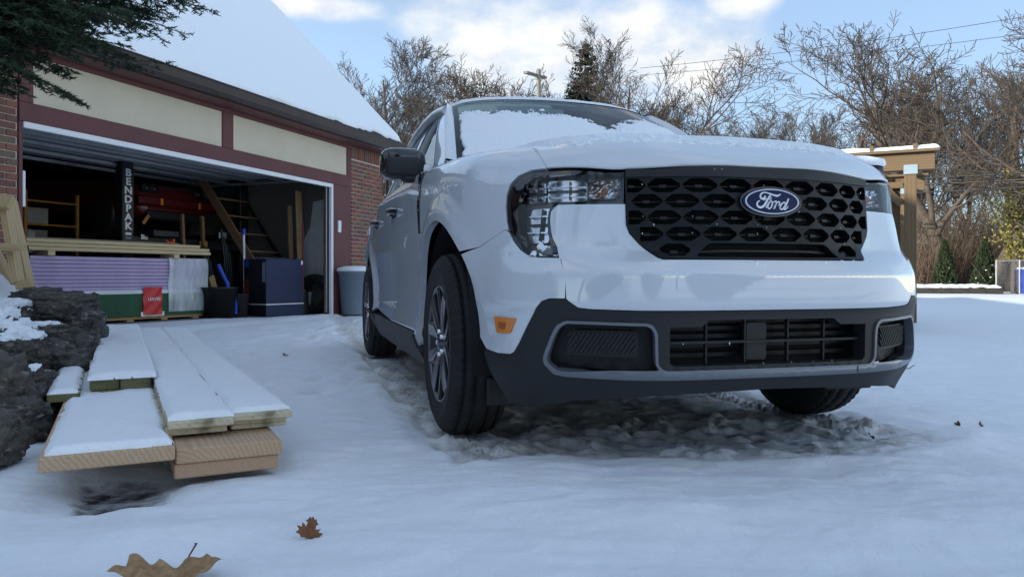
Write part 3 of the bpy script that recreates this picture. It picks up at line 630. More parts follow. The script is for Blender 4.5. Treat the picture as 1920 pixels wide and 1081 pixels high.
# folding attic stair along the right wall
la = gthing('attic_stair', 0, 0, .015, 'tan wooden folding stair slanting down along the garage right wall', 'stair')
A0 = Vector((4.72, 2.25, 2.30)); A1 = Vector((4.72, .95, .55))
def beam(name, p0, p1, w, h, mat, parent, up=(1, 0, 0)):
    p0, p1 = Vector(p0), Vector(p1); y = (p1-p0).normalized(); x = Vector(up); x = (x-y*x.dot(y)).normalized(); zz = x.cross(y)
    M4 = Matrix(((x.x, y.x, zz.x, 0), (x.y, y.y, zz.y, 0), (x.z, y.z, zz.z, 0), (0, 0, 0, 1))); M4.translation = (p0+p1)/2
    b = MB(); o = b.box((0, 0, 0), (w, (p1-p0).length, h), bev=.003).build(name, mat, parent); o.matrix_local = M4; return o
beam('stringer', A0, A1, .03, .14, M['brownwood'], la); beam('stringer', A0+Vector((.80, 0, 0)), A1+Vector((.80, 0, 0)), .03, .05, M['blackm'], la)
for k in range(6):
    p = A0.lerp(A1, .08+k*.165); b = MB(); b.box((p.x+.40, p.y, p.z), (.76, .11, .025), bev=.003); b.build('tread', M['brownwood'], la)
# tools and clutter standing on the slab
def tool(name, s, t, s1, t1, h, r, mat, label, cat, head=None):
    o = gthing(name, s, t, .015, label, cat); b = MB(); b.tube([(0, 0, 0), (s1-s, t1-t, h)], r, 8); b.build('shaft', mat, o)
    if head: head(o)
    return o
def blade(o):
    P = np.array([[((i/6-.5)*.26, .02-.05*math.cos((i/6-.5)*2.6)+.0, .36*j/6+.0-.06*(1-((i/6-.5)*2)**2)*(j == 0)) for j in range(7)] for i in range(7)])
    g, _ = grid_obj('blade', P, M['blackm'], o); g.location = (0, -.02, 0)
tool('shovel', 5.02, .42, 5.16, .52, 1.45, .014, pm('dull_red_shaft', (.16, .02, .02), .5), 'shovel with a red shaft leaning by the right jamb', 'shovel', blade)
for i, (s, t, w, h, lb, mt) in enumerate(((5.28, .62, .14, 2.0, 'tall tan plank leaning at the garage right jamb', 'tanwood'), (5.14, .70, .09, 1.75, 'narrow brown plank leaning behind the red shovel', 'brownwood'))):
    o = gthing('plank', s, t, .015, lb, 'plank'); b = MB(); b.box((0, 0, h/2), (w, .03, h), M=Matrix.Rotation(-.06, 4, 'X') @ Matrix.Rotation(.03, 4, 'Y'), bev=.003); b.build('board', M[mt], o)
o = gthing('push_rod', 4.42, 1.05, .015, 'white pole with a blue cap beside the navy carton', 'pole'); b = MB(); b.tube([(0, 0, 0), (.03, .05, 1.25)], .018, 8); b.build('rod', M['white'], o); b = MB(); b.tube([(.03, .05, 1.25), (.032, .05, 1.34)], .03, 8); b.build('cap', M['bluepl'], o)
o = gthing('hand_cart', 3.95, 1.75, .015, 'brown wooden frame of an old hand cart standing upright', 'cart')
for x in (0, .42): beam('upright', (x, 0, 0), (x+.02, .1, 1.55), .05, .05, M['brownwood'], o)
for zz in (.3, .62, 1.5): beam('crossbar', (.03, .03+.06*zz, zz), (.41, .03+.06*zz, zz), .04, .03, M['brownwood'], o)
o = gthing('short_plank', 4.02, 1.35, .2, 'short tan plank propped against the wooden cart', 'plank'); beam('board', (0, 0, .42), (.22, .05, 0), .11, .035, M['tanwood'], o)
o = gthing('floor_roll', 4.16, 1.25, .1, 'light brown paper roll lying in front of the wooden cart', 'roll'); b = MB(); b.tube([(0, 0, .1), (.55, .25, .12)], .09, 14); b.build('roll', pm('kraft_paper', (.25, .17, .11), .8, var=.15), o)
o = gthing('storage_tub', 3.86, 1.05, .015, 'black plastic tub on the floor beside the drywall', 'tub'); b = MB(); b.lathe([(.001, .0), (.20, .0), (.25, .42), (.27, .43), (.27, .45), (.23, .45), (.19, .04), (.001, .04)], 22); b.build('tub', M['blackm'], o)
o = gthing('storage_tub', 4.14, .95, .015, 'dark bucket between the black tub and the navy carton', 'bucket'); b = MB(); b.lathe([(.001, .0), (.13, .0), (.16, .34), (.17, .345), (.15, .345), (.12, .03), (.001, .03)], 20); b.build('bucket', pm('charcoal_plastic', (.03, .03, .035), .5), o)
o.name = 'bucket'
o = gthing('blue_chair_frame', 3.80, .92, .015, 'bright blue plastic chair frame against the end of the drywall', 'chair frame')
b = MB(); b.tube([(-.06, .05, .78), (.0, .0, .60), (.05, -.02, .50), (.03, -.02, .40), (.16, -.04, .36), (.20, -.04, .18), (.20, -.04, .05)], .028, 8); b.build('arm', M['bluepl'], o)
b = MB(); b.tube([(.0, .0, .60), (.12, .02, .50), (.12, .02, .44)], .022, 8); b.tube([(-.02, .0, .30), (.05, -.02, .44)], .022, 8); b.build('brace', M['bluepl'], o)
o = gthing('jug', 5.02, 1.35, .55, 'white plastic jug on a dark crate by the right wall', 'jug'); b = MB(); b.lathe([(.001, 0), (.075, 0), (.08, .03), (.08, .17), (.05, .22), (.025, .24), (.025, .27), (.001, .27)], 16); b.build('bottle', M['white'], o)
o = gthing('crate', 5.02, 1.35, .015, 'dark crate below the white jug', 'crate'); b = MB()
for k in range(4): b.box((0, -.17, .07+k*.13), (.5, .02, .10), bev=.003); b.box((0, .17, .07+k*.13), (.5, .02, .10), bev=.003); b.box((-.25, 0, .07+k*.13), (.02, .34, .10), bev=.003); b.box((.25, 0, .07+k*.13), (.02, .34, .10), bev=.003)
b.box((0, 0, .53), (.5, .36, .02)); b.build('crate_slats', M['blackm'], o)
o = gthing('bucket', 5.36, .66, .015, 'white bucket between the navy carton and the shovel', 'bucket'); b = MB(); b.lathe([(.001, .0), (.12, .0), (.145, .34), (.155, .345), (.14, .35), (.115, .03), (.001, .03)], 20); b.build('pail', M['white'], o)
o = gthing('tyre', 5.40, .46, .33, 'black tyre standing against the right jamb', 'tyre'); b = MB(); b.lathe([(.19, -.08), (.29, -.10), (.33, -.06), (.33, .06), (.29, .10), (.19, .08), (.18, 0)], 28, 'x', (0, 0, 0), closed=True); b.build('tread', M['blackm'], o)
for i, (s, t, h, lb) in enumerate(((4.55, 1.45, 1.35, 'black bundle of long garden tools left of the white pole'), (4.30, 1.6, 1.2, 'dark rake handles behind the kraft roll'))):
    o = gthing('tool_bundle', s, t, .015, lb, 'tools')
    for k in range(4): b = MB(); b.tube([(k*.05, 0, 0), (k*.06-.05, .12, h-.12*k)], .016, 6); b.build('handle', M['blackm'], o)
    b = MB(); b.box((.0, .14, h-.1), (.16, .03, .10), bev=.01); b.build('tool_head', M['yellow'] if i else M['steel'], o)
# bin outside by the downpipe
tp = at(668, 590, 12.3)
bn = empty('trash_can', (tp.x, tp.y, 0)); tag(bn, 'grey plastic trash can with snow on its lid by the brick pier', 'trash can')
b = MB(); b.lathe([(.001, .01), (.22, .01), (.235, .04), (.285, .66), (.30, .665), (.30, .69), (.27, .69)], 32); b.build('barrel', M['grey'], bn)
b = MB(); b.lathe([(.305, .675), (.315, .69), (.31, .715), (.20, .74), (.001, .745)], 32); b.build('lid', M['grey'], bn)
b = MB(); b.lathe([(.318, .705), (.322, .725), (.30, .755), (.18, .785), (.001, .79)], 32); b.build('lid_snow', SNOW, bn)
for sx in (-1, 1): b = MB(); b.tube([(sx*.28, -.06, .58), (sx*.33, -.05, .58), (sx*.33, .05, .58), (sx*.28, .06, .58)], .012, 6); b.build('handle', M['grey'], bn)
# ------------------------------------------------------------------ the truck: its body as one parametric skin
# u = distance round the plan outline from the nose (negative = passenger side), v = height up the wall, over the shoulder and inward
def lin(xs,ys,x): return np.interp(x,xs,ys)
def smoothlin(xs,ys,x,w=.012):
    return (np.interp(np.asarray(x)-w,xs,ys)+np.interp(x,xs,ys)*2+np.interp(np.asarray(x)+w,xs,ys))/4
_CP=[(-.2,.002),(0,0),(.2,.002),(.34,.010),(.43,.026),(.50,.050),(.57,.086),(.64,.128),(.707,.174),(.765,.230),(.822,.325),(.854,.450),(.886,.650),(.906,.937),(.912,1.527),(.914,2.527),(.906,3.427),(.885,4.127),(.85,4.727),(.81,4.987),(.72,5.077),(.5,5.097),(0,5.107),(-.3,5.107)]
def _cr(P,n=40):
    P=np.array(P,float);out=[]
    for i in range(1,len(P)-2):
        p0,p1,p2,p3=P[i-1],P[i],P[i+1],P[i+2]
        d0=np.linalg.norm(p1-p0)**.5;d1=np.linalg.norm(p2-p1)**.5;d2=np.linalg.norm(p3-p2)**.5
        m1=(p1-p0)/d0-(p2-p0)/(d0+d1)+(p2-p1)/d1
        m2=(p2-p1)/d1-(p3-p1)/(d1+d2)+(p3-p2)/d2
        m1*=d1;m2*=d1
        for k in range(n):
            t=k/n
            out.append((2*t**3-3*t*t+1)*p1+(t**3-2*t*t+t)*m1+(-2*t**3+3*t*t)*p2+(t**3-t*t)*m2)
    out.append(P[-2]);return np.array(out)
_B=_cr(_CP)
for _ in range(60): _B[1:-1]=(_B[:-2]+2*_B[1:-1]+_B[2:])/4
_U=np.concatenate([[0],np.cumsum(np.linalg.norm(np.diff(_B,axis=0),axis=1))])
_T=np.gradient(_B,_U,axis=0);_T/=np.linalg.norm(_T,axis=1)[:,None]
ULEN=_U[-1]
def base(u):   # u>=0, returns x,y,nx,ny (n inward)
    x=np.interp(u,_U,_B[:,0]);y=np.interp(u,_U,_B[:,1])
    tx=np.interp(u,_U,_T[:,0]);ty=np.interp(u,_U,_T[:,1])
    l=np.hypot(tx,ty);tx,ty=tx/l,ty/l
    return x,y,-ty,tx
def yfront(x):
    x=np.abs(x);k=np.argmax(_B[:,1]>1.2)
    return np.interp(x,_B[:k,0],_B[:k,1])
def u_of_y(y):
    k=len(_B)-60;return np.interp(y,_B[:,1],_U)
def Hz(x,y):
    ax=np.abs(x)
    e=y-yfront(np.minimum(ax,.8))
    hc=smoothlin([-1,0,.07,.12,.2,.3,.5,1.,1.4,1.7],[.90,.965,1.0,1.026,1.062,1.090,1.118,1.155,1.178,1.195],e,.03)
    return hc-.014*(ax/.7)**2-.006*sstep(.3,.75,ax)+.010*sstep(.64,.54,ax)*sstep(.12,.3,e)
ZW=.362;YF=.937;YR=4.013
def inset(u,z,y=None):
    x,yy,_,_=base(u)
    pf=smoothlin([.1,.235,.29,.318,.33,.50,.512,.53,.63,.668,.70,.95,1.2],[.12,.055,.02,.006,.014,.010,.006,0.,.0,.022,.028,.046,.08],z,.006)
    pc=smoothlin([.1,.235,.29,.33,.50,.53,.63,.68,.71,.75,.85,.95,1.2],[.12,.06,.03,.014,.008,0.,.004,.022,.044,.056,.075,.085,.10],z,.012)
    ps=smoothlin([.1,.22,.30,.36,.42,.60,.80,.95,1.1,1.3],[.10,.05,.02,.006,.022,.020,.003,.006,.022,.05],z,.02)
    pf=pf+.056*sstep(.12,.48,u)*sstep(.655,.715,z)
    w1=sstep(.50,.70,u);w2=sstep(.85,1.25,u)
    p=(pf*(1-w1)+pc*w1)*(1-w2)+ps*w2
    # wheel flares
    for yc in (YF,YR):
        r=np.hypot(yy-yc,z-ZW)
        on=sstep(.2,.35,z)
        side=sstep(1.02,1.30,u)*(u<5.2)
        p=p-.022*side*(sstep(.60,.50,r))*on
    return p
def rad(u):
    return lin([0,.55,.8,1.1,1.6,6],[.05,.055,.085,.13,.13,.12],u)
def topz(u,x,y):
    # above the hood: Hz ; along cab side/bed: belt
    h=Hz(x,y)
    return np.where(y>1.45, np.minimum(h,1.19)*0+np.interp(y,[1.45,1.8,3.4,3.6,5.1],[1.176,1.175,1.19,1.10,1.10]),h)
def W(u,v):
    """u signed arc (neg = photo-left), v profile -> xyz arrays (truck frame)"""
    u=np.asarray(u,float);v=np.asarray(v,float)
    s=np.where(u<0,-1.,1.);ua=np.abs(u)
    x0,y0,nx,ny=base(ua)
    r=rad(ua)
    i1=inset(ua,.95+0*v)
    zt=topz(ua,x0+nx*i1,y0+ny*i1)
    z1=zt-r
    ins_w=inset(ua,np.minimum(v,z1))
    i_e=inset(ua,z1)
    L=1.2*r
    t=np.clip((v-z1)/L,0,1)
    a_end=i_e+r
    zt2=topz(ua,x0+nx*a_end,y0+ny*a_end)
    # bezier
    a=(1-t)**2*i_e+2*t*(1-t)*i_e+t*t*a_end
    z=(1-t)**2*z1+2*t*(1-t)*zt+t*t*zt2
    a=np.where(v<=z1,ins_w,a);z=np.where(v<=z1,v,z)
    over=v-z1-L
    a2=a_end+np.maximum(over,0)
    zz=topz(ua,x0+nx*a2,y0+ny*a2)
    a=np.where(over>0,a2,a);z=np.where(over>0,zz,z)
    return np.stack([s*(x0+nx*a),y0+ny*a,z],-1)
truck = empty('pickup_truck', (TX, TY, 0), TH)
tag(truck, 'white pickup truck with black grille parked on the snowy driveway', 'pickup truck')
M['paint'] = pm('white_paint_car', (.63, .675, .725), .42, coat=1, spec=.35); M['paint'].node_tree.nodes['Principled BSDF'].inputs['Coat Roughness'].default_value = .008; M['paint'].node_tree.nodes['Principled BSDF'].inputs['Coat IOR'].default_value = 1.8
M['clad'] = pm('black_textured_plastic', (.014, .015, .017), .55, bump=.12, bs=500, bd=.001)
M['gloss'] = pm('gloss_black', (.006, .006, .007), .12, coat=1)
M['void'] = pm('dark_void', (.004, .004, .005), .8)
M['satin'] = pm('satin_grey_trim', (.15, .165, .19), .32, metal=.35, coat=.3)
M['grillem'] = pm('grille_black', (.006, .007, .009), .5, spec=.35)
M['rubber'] = pm('tyre_rubber', (.014, .014, .015), .75, var=.25, vs=8, bump=.2, bs=90, bd=.002)
M['rimdark'] = pm('rim_dark_grey', (.030, .032, .036), .35, metal=.3)
M['rimface'] = pm('rim_machined', (.17, .18, .20), .26, metal=1)
M['chrome'] = pm('chrome', (.85, .86, .88), .07, metal=1)
M['housing'] = pm('lamp_housing', (.26, .27, .28), .35, metal=.5)
M['reflector'] = pm('lamp_reflector', (.80, .82, .84), .14, metal=1)
M['oval'] = pm('emblem_blue', (.004, .012, .060), .25, spec=.25)
M['emw'] = pm('emblem_silver', (.68, .71, .76), .3, metal=.2)
M['seat'] = pm('dark_interior', (.03, .03, .033), .8)
def clear_mat(name, tint=(1, 1, 1), base=.04, gloss_rough=.02):
    m = bpy.data.materials.new(name); m.use_nodes = True; nt = m.node_tree; nt.nodes.clear(); N = nt.nodes.new; L = nt.links.new
    o = N('ShaderNodeOutputMaterial'); t = N('ShaderNodeBsdfTransparent'); t.inputs[0].default_value = (*tint, 1); g = N('ShaderNodeBsdfGlossy'); g.inputs['Roughness'].default_value = gloss_rough
    f = N('ShaderNodeFresnel'); f.inputs['IOR'].default_value = 1.5; mx = N('ShaderNodeMixShader'); L(f.outputs[0], mx.inputs[0]); L(t.outputs[0], mx.inputs[1]); L(g.outputs[0], mx.inputs[2]); L(mx.outputs[0], o.inputs[0]); return m
M['lens'] = clear_mat('clear_lens', (.92, .94, .96)); M['glass'] = clear_mat('tinted_glass', (.50, .60, .58)); M['windscreen'] = clear_mat('windscreen_glass', (.45, .60, .58))
def Wn(u, v, e=1e-3):
    d = W(u+e, v)-W(u-e, v); f = W(u, v+e)-W(u, v-e); n = np.cross(d, f); n /= np.linalg.norm(n, axis=-1)[..., None]+1e-12
    s = np.where(np.asarray(u) < 0, -1., 1.); x, y, nx, ny = base(np.abs(u))
    ref = np.stack([-s*nx, -ny, 0*x+.35], -1); sg = np.sign(np.sum(n*ref, -1)); sg[sg == 0] = 1
    return n*sg[..., None]
def in_poly(P, poly):
    x, y = P[:, 0], P[:, 1]; c = np.zeros(len(P), bool); n = len(poly)
    for i in range(n):
        x1, y1 = poly[i]; x2, y2 = poly[(i+1) % n]
        k = ((y1 > y) != (y2 > y)) & (x < (x2-x1)*(y-y1)/((y2-y1) if y2 != y1 else 1e-12)+x1); c ^= k
    return c
def dens(poly, st):
    out = []; n = len(poly)
    for i in range(n):
        a, b = np.array(poly[i], float), np.array(poly[(i+1) % n], float); k = max(1, int(math.ceil(np.linalg.norm(b-a)/st)))
        for j in range(k): out.append(tuple(a+(b-a)*j/k))
    return out
def rounded(poly, r=.01, k=3):
    """chaikin-like rounding of corners"""
    out = []; n = len(poly)
    for i in range(n):
        p0, p, p1 = (np.array(poly[(i+d) % n], float) for d in (-1, 0, 1))
        a = p+(p0-p)*min(.45, r/max(1e-6, np.linalg.norm(p0-p))); b = p+(p1-p)*min(.45, r/max(1e-6, np.linalg.norm(p1-p)))
        for j in range(k+1): t = j/k; out.append(tuple((1-t)**2*a+2*t*(1-t)*p+t*t*b))
    return out
def panel(name, outer, mat, parent=None, holes=(), step=.03, off=0.0, flange=.014, S=None, Nf=None, est=None, edge_roll=.0):
    """a sheet cut to outline in the skin's own coordinates, laid on the skin (offset off along the normal), with turned-in edges"""
    S = S or W; Nf = Nf or Wn; parent = parent or truck; est = est or step
    loops = [dens(outer, est)]+[dens(h, est) for h in holes]
    V = []; E = []
    for lp in loops:
        b = len(V); V += lp; E += [(b+i, b+(i+1) % len(lp)) for i in range(len(lp))]
    A = np.array(loops[0]); lo, hi = A.min(0), A.max(0)
    gx, gy = np.meshgrid(np.arange(lo[0]+step/2, hi[0], step), np.arange(lo[1]+step/2, hi[1], step), indexing='ij'); gy = gy+((np.arange(gx.shape[0]) % 2)*step*.5)[:, None]
    G = np.stack([gx.ravel(), gy.ravel()], 1); keep = in_poly(G, loops[0])
    for h in loops[1:]: keep &= ~in_poly(G, h)
    B = np.array(V); G = G[keep]
    if len(G):
        dmin = np.full(len(G), 9.)
        for c0 in range(0, len(G), 2000):
            dd = np.sqrt(((G[c0:c0+2000, None, :]-B[None])**2).sum(-1)); dmin[c0:c0+2000] = dd.min(1)
        G = G[dmin > step*.45]
    allv = [Vector((p[0], p[1])) for p in V]+[Vector((p[0], p[1])) for p in G]
    ov, oe, of, _, _, _ = delaunay_2d_cdt(allv, E, [], 0, 1e-6)
    Q = np.array([(v.x, v.y) for v in ov]); F = np.array([f for f in of if len(f) == 3])
    cen = Q[F].mean(1); k = in_poly(cen, loops[0])
    for h in loops[1:]: k &= ~in_poly(cen, h)
    F = F[k]; P = S(Q[:, 0], Q[:, 1]); Nn = Nf(Q[:, 0], Q[:, 1]); P = P+Nn*off
    fn = np.cross(P[F[:, 1]]-P[F[:, 0]], P[F[:, 2]]-P[F[:, 0]]); wrong = np.sum(fn*Nn[F[:, 0]], 1) < 0; F[wrong] = F[wrong][:, ::-1]
    # boundary edges
    ed = {}
    for f in F:
        for a, b in ((f[0], f[1]), (f[1], f[2]), (f[2], f[0])): ed[(a, b)] = ed.get((a, b), 0)+1
    bnd = [(a, b) for (a, b) in ed if (b, a) not in ed]
    n0 = len(P); verts = [P]; faces = [tuple(f) for f in F]; nb = sorted({i for e in bnd for i in e}); m1 = {i: n0+j for j, i in enumerate(nb)}; m2 = {i: n0+len(nb)+j for j, i in enumerate(nb)}
    if flange:
        verts += [P[nb], P[nb]-Nn[nb]*flange]; faces += [(m1[b], m1[a], m2[a], m2[b]) for a, b in bnd]
    VV = np.concatenate(verts); o = mesh_obj(name, VV, faces, mat, parent, True)
    try:
        NN = np.zeros((len(VV), 3)); NN[:n0] = Nn
        ln = []
        for p in o.data.polygons:
            for vi in p.vertices: ln.append(tuple(NN[vi]) if len(p.vertices) == 3 else (0, 0, 0))
        o.data.normals_split_custom_set(ln)
    except Exception as ex: print('normals', ex)
    return o
def um(poly):
    """outlines were drawn on a flatter nose; slide them to the final plan curve"""
    out = []
    for u, v in poly:
        a = abs(u)
        hi = np.interp(a, [0, .065, .36, .475, .73, .765, .84, .94, 1.06, 1.1], [0, .012, .020, .025, .0275, .031, .035, .038, .045, .058]); lo = np.interp(a, [0, .065, .23, .44, .66, .72, .76, .82, .86, .92, .985, 1.1], [0, .012, .020, .0187, .0162, .0172, .019, .025, .0295, .038, .060, .06])
        w = float(sstep(.60, .70, v)); out.append((math.copysign(a+hi*w+lo*(1-w), u) if a > 0 else 0.0, v))
    return out
mir = lambda poly: [(-u, v) for u, v in poly]
def both(fn):
    for sg in (1, -1): fn(lambda poly: poly if sg == 1 else mir(poly), -sg)
# ---- outlines, passenger side (u<0)
HL = [(-.4747,.9515),(-.62,.951),(-.7649,.947),(-.8338,.945),(-.8913,.9334),(-.9274,.9151),(-.9418,.8920),(-.9420,.8534),(-.9283,.8055),(-.9107,.7694),(-.8781,.7367),(-.8371,.7087),(-.7924,.6887),(-.7518,.6816),(-.6838,.6797),(-.6987,.7114),(-.7169,.7379),(-.7271,.7651),(-.7327,.7998),(-.7321,.8266),(-.7217,.8417),(-.7048,.8515),(-.4786,.8509)]
GR_L = [(-.473,.953),(-.470,.847),(-.4683,.7823),(-.4563,.7558),(-.4255,.7263),(-.3705,.6805),(-.3559,.6737)]
CL_T = [(-.985,.3700),(-.9791,.3745),(-.9182,.3667),(-.8622,.3679),(-.8454,.3766),(-.8235,.4092),(-.7920,.4667),(-.7614,.5199),(-.7423,.5420),(-.7201,.5500),(-.6679,.5503),(-.6553,.5405),(-.6290,.5223),(-.5909,.5180),(-.4448,.5142),(-.2305,.5131)]
LIP = [(-.985,.3582),(-.9672,.285),(-.9364,.196),(-.80,.200),(-.74,.210),(-.6619,.2279),(-.3922,.252),(-.0175,.2611)]
U_F = float(u_of_y(YF)); U_R = float(u_of_y(YR)); U_D0 = float(u_of_y(1.447)); U_D1 = float(u_of_y(2.46)); U_D2 = float(u_of_y(3.40))
AR = .47
def arc(uc, a0, a1, n=22, r=AR): return [(-(uc+r*math.cos(R(a0+(a1-a0)*i/n))), ZW+.01+r*math.sin(R(a0+(a1-a0)*i/n))) for i in range(n+1)]
def ufix(p): return p
# front of arch is towards smaller |u|
def build_front():
    G = .0025
    # centre of the bumper and the skin between grille and headlights
    half = [(-.0, .6715), (-.3559, .6717), (-.3715, .6785), (-.4265, .7243), (-.4583, .7548), (-.4703, .7823), (-.4725, .8485), (-.7038, .849), (-.7197, .8402), (-.7297, .826), (-.7303, .7998), (-.7247, .766), (-.7145, .739), (-.6962, .7124), (-.6838, .6777), (-.6780, .6750), (-.6690, .6160), (-.6655, .5510), (-.6560, .5430), (-.6290, .5245), (-.5909, .5202), (-.4448, .5164), (-.2305, .5153)]
    half = um(half); panel('bumper_cover', half+[(-u, v) for u, v in half[:0:-1]], M['paint'], step=.0125, flange=.02)
    def corner(f, sg):
        poly = um([(-.6812, .6772), (-.7518, .6792), (-.7924, .6862), (-.8381, .7063), (-.8796, .7345), (-.9117, .7665), (-.9299, .7751), (-1.0600, .7221)])
        a = arc(U_F, 180, 128); a = [p for p in a]
        ap = [(-(U_F-AR*math.cos(R(t))), ZW+.01+AR*math.sin(R(t))) for t in (44, 38, 32, 26, 20, 14, 8, 5)]
        poly += ap+um([(-.9795, .3765), (-.9182, .3687), (-.8622, .3699), (-.8464, .3786), (-.8250, .4106), (-.7935, .4680), (-.7629, .5212), (-.7436, .5437), (-.7205, .5520), (-.6700, .5523), (-.6680, .6167)])
        panel('bumper_corner', f(poly), M['paint'], step=.014, flange=.02)
        # fender: over the arch up to the bonnet seam
        top = [(-.7900, .9550), (-.8250, .9765), (-.8863, 1.0025)]
        for uu in np.linspace(.94, U_D0-.002, 16):
            vs = np.arange(.95, 1.6, .004); P = W(np.full_like(vs, -uu), vs); i = int(np.argmin(np.abs(np.abs(P[:, 0])-.677))); top.append((-float(uu), float(vs[i])))
        fa = [(-(U_F-AR*math.cos(R(t))), ZW+.01+AR*math.sin(R(t))) for t in np.linspace(46, 180, 34)]
        poly = um([(-.7600, .9530), (-.8338, .9510), (-.8925, .9385), (-.9292, .9195), (-.9440, .8955), (-.9442, .8534), (-.9305, .8050), (-.9150, .7722), (-.9303, .7768), (-1.0615, .7237)])+fa+[(-(U_F+AR), .30), (-(U_D0-.002), .30)]+top[::-1]
        panel('fender', f(poly), M['paint'], step=.03, flange=.03, est=.02)
        # headlight
        HL_ = um(HL); hl = panel('headlight', f(HL_), M['lens'], step=.03, off=-.003, flange=0, est=.015)
        panel('housing', f(HL_), M['housing'], hl, step=.03, off=-.065, flange=0, est=.02)
        n = len(HL); ring_in = []
        c = np.array([(-.75, .86)]);
        inner = [(-.482,.944),(-.62,.943),(-.76,.939),(-.825,.934),(-.866,.915),(-.885,.89),(-.893,.85),(-.883,.805),(-.868,.765),(-.845,.735),(-.81,.708),(-.772,.698),(-.712,.696),(-.716,.71),(-.732,.738),(-.741,.765),(-.746,.80),(-.744,.832),(-.733,.849),(-.71,.858),(-.482,.857)]
        panel('bezel', f(HL_), M['gloss'], hl, holes=[f(um(inner))], step=.03, off=-.012, flange=.045, est=.015)
        refl = [((-.775, .868), (-.605, .932)), ((-.872, .868), (-.788, .926)), ((-.855, .742), (-.752, .850))]
        for (p, q) in refl:
            r0 = rounded([p, (q[0], p[1]), q, (p[0], q[1])], .012)
            rf = panel('reflector', f(um(r0)), M['reflector'], hl, step=.012, off=-.05, flange=.0)
            for v in rf.data.vertices: pass
            w = (q[0]-p[0])
            for k in range(1, 4):
                vv = p[1]+(q[1]-p[1])*k/4; band = [(p[0]+.004, vv-.0022), (q[0]-.004, vv-.0022), (q[0]-.004, vv+.0022), (p[0]+.004, vv+.0022)]
                panel('reflector_rib', f(um(band)), M['reflector'] if k % 2 else M['rimdark'], hl, step=.02, off=-.035, flange=.014)
            for k in (1,):
                uu = p[0]+w*.62; band = [(uu-.002, p[1]+.004), (uu+.002, p[1]+.004), (uu+.002, q[1]-.004), (uu-.002, q[1]-.004)]
                panel('reflector_rib', f(um(band)), M['rimdark'], hl, step=.02, off=-.034, flange=.014)
        # turn-signal lamp: facetted reflector and bulb
        fc = MB(); us = np.linspace(-.627, -.517, 12); vs = np.linspace(.868, .928, 8)
        UU, VV = np.meshgrid(us, vs, indexing='ij'); q = np.hypot((UU+.572)/.055, (VV-.898)/.03); u2 = UU if sg == -1 else -UU
        Pq = W(u2, VV)+Wn(u2, VV)*(-.055+.028*np.clip(q, 0, 1.3)**2+.004*((np.add.outer(np.arange(12), np.arange(8))) % 2))[..., None]
        grid_obj('turn_reflector', Pq, M['reflector'], hl, smooth=False)
        cpt = W(np.array([-.572 if sg == -1 else .572]), np.array([.893]))[0]+Wn(np.array([-.572 if sg == -1 else .572]), np.array([.893]))[0]*-.03
        b = MB(); b.lathe([(.001, -.014), (.009, -.011), (.0125, 0), (.009, .011), (.006, .02), (.001, .02)], 14, 'y', tuple(cpt)); b.build('bulb', M['amber'], hl)
        div = [(-.604, .860), (-.600, .860), (-.600, .940), (-.604, .940)]; panel('divider', f(um(div)), M['gloss'], hl, step=.02, off=-.014, flange=.045)
        # side marker
        mk = [(-.9306, .488), (-.8332, .4856), (-.8583, .4358), (-.9213, .4359)]
        sm = panel('side_marker', f(um(rounded(mk, .006))), M['amber'], step=.012, off=.005, flange=.01)
        mk2 = [(-.908, .471), (-.873, .471), (-.878, .450), (-.905, .450)]; panel('marker_core', f(um(mk2)), pm('amber_core', (.40, .09, .02), .3), sm, step=.02, off=.0065, flange=.002)
    both(corner)
    # lower cladding with openings
    fog = rounded([(-.664,.4765),(-.4150,.4705),(-.3990,.4630),(-.3880,.4430),(-.3850,.3500),(-.3690,.3300),(-.668,.3235),(-.702,.3295),(-.7300,.3520),(-.7320,.3680),(-.7090,.4280),(-.6910,.4620)], .008)
    lg = [(-.3405,.4637),(-.2344,.4649),(-.2078,.4850),(0,.4850)]
    lgb = [(0,.3430),(-.3265,.3440),(-.3405,.3540)]
    low = lg+[(-u, v) for u, v in lg[-2::-1]]+[(-u, v) for u, v in lgb[:0:-1]]+lgb
    fog = um(fog); low = um(low); CLT = um(CL_T); LIP_ = um(LIP)
    top = CLT+[(-u, v) for u, v in CLT[::-1]]; bot = LIP_+[(-u, v) for u, v in LIP_[::-1]]
    clad = panel('lower_bumper', top+bot[::-1], M['clad'], holes=[fog, mir(fog), low], step=.024, off=.002, flange=.05, est=.02)
    # grey trim outlining the fog pockets and crossing the chin
    def ring(f, sg):
        big = rounded([(-.668,.4835),(-.4120,.4775),(-.3935,.4690),(-.3815,.4460),(-.3785,.3500),(-.3560,.3275),(-.30,.3270),(-.30,.3060),(-.672,.3110),(-.7090,.3180),(-.7390,.3470),(-.7415,.3680),(-.7165,.4320),(-.6980,.4680)], .008)
        small = rounded([(-.666,.4745),(-.4160,.4685),(-.4010,.4615),(-.3905,.4430),(-.3875,.3500),(-.3740,.3320),(-.670,.3265),(-.700,.3310),(-.7265,.3520),(-.7285,.3680),(-.7060,.4275),(-.6885,.4600)], .008)
        panel('fog_trim', f(um(big)), M['satin'], clad, holes=[f(um(small))], step=.02, off=.009, flange=.03, est=.015)
        back = [(-.745, .315), (-.37, .315), (-.37, .485), (-.745, .485)]
        panel('fog_pocket', f(um(back)), M['clad'], clad, step=.04, off=-.052, flange=0)
        fp = rounded([(-.6540,.4520),(-.4400,.4510),(-.4370,.3690),(-.6760,.3745)], .010)
        fc = panel('fog_cover', f(um(fp)), M['clad'], clad, step=.02, off=-.022, flange=.03)
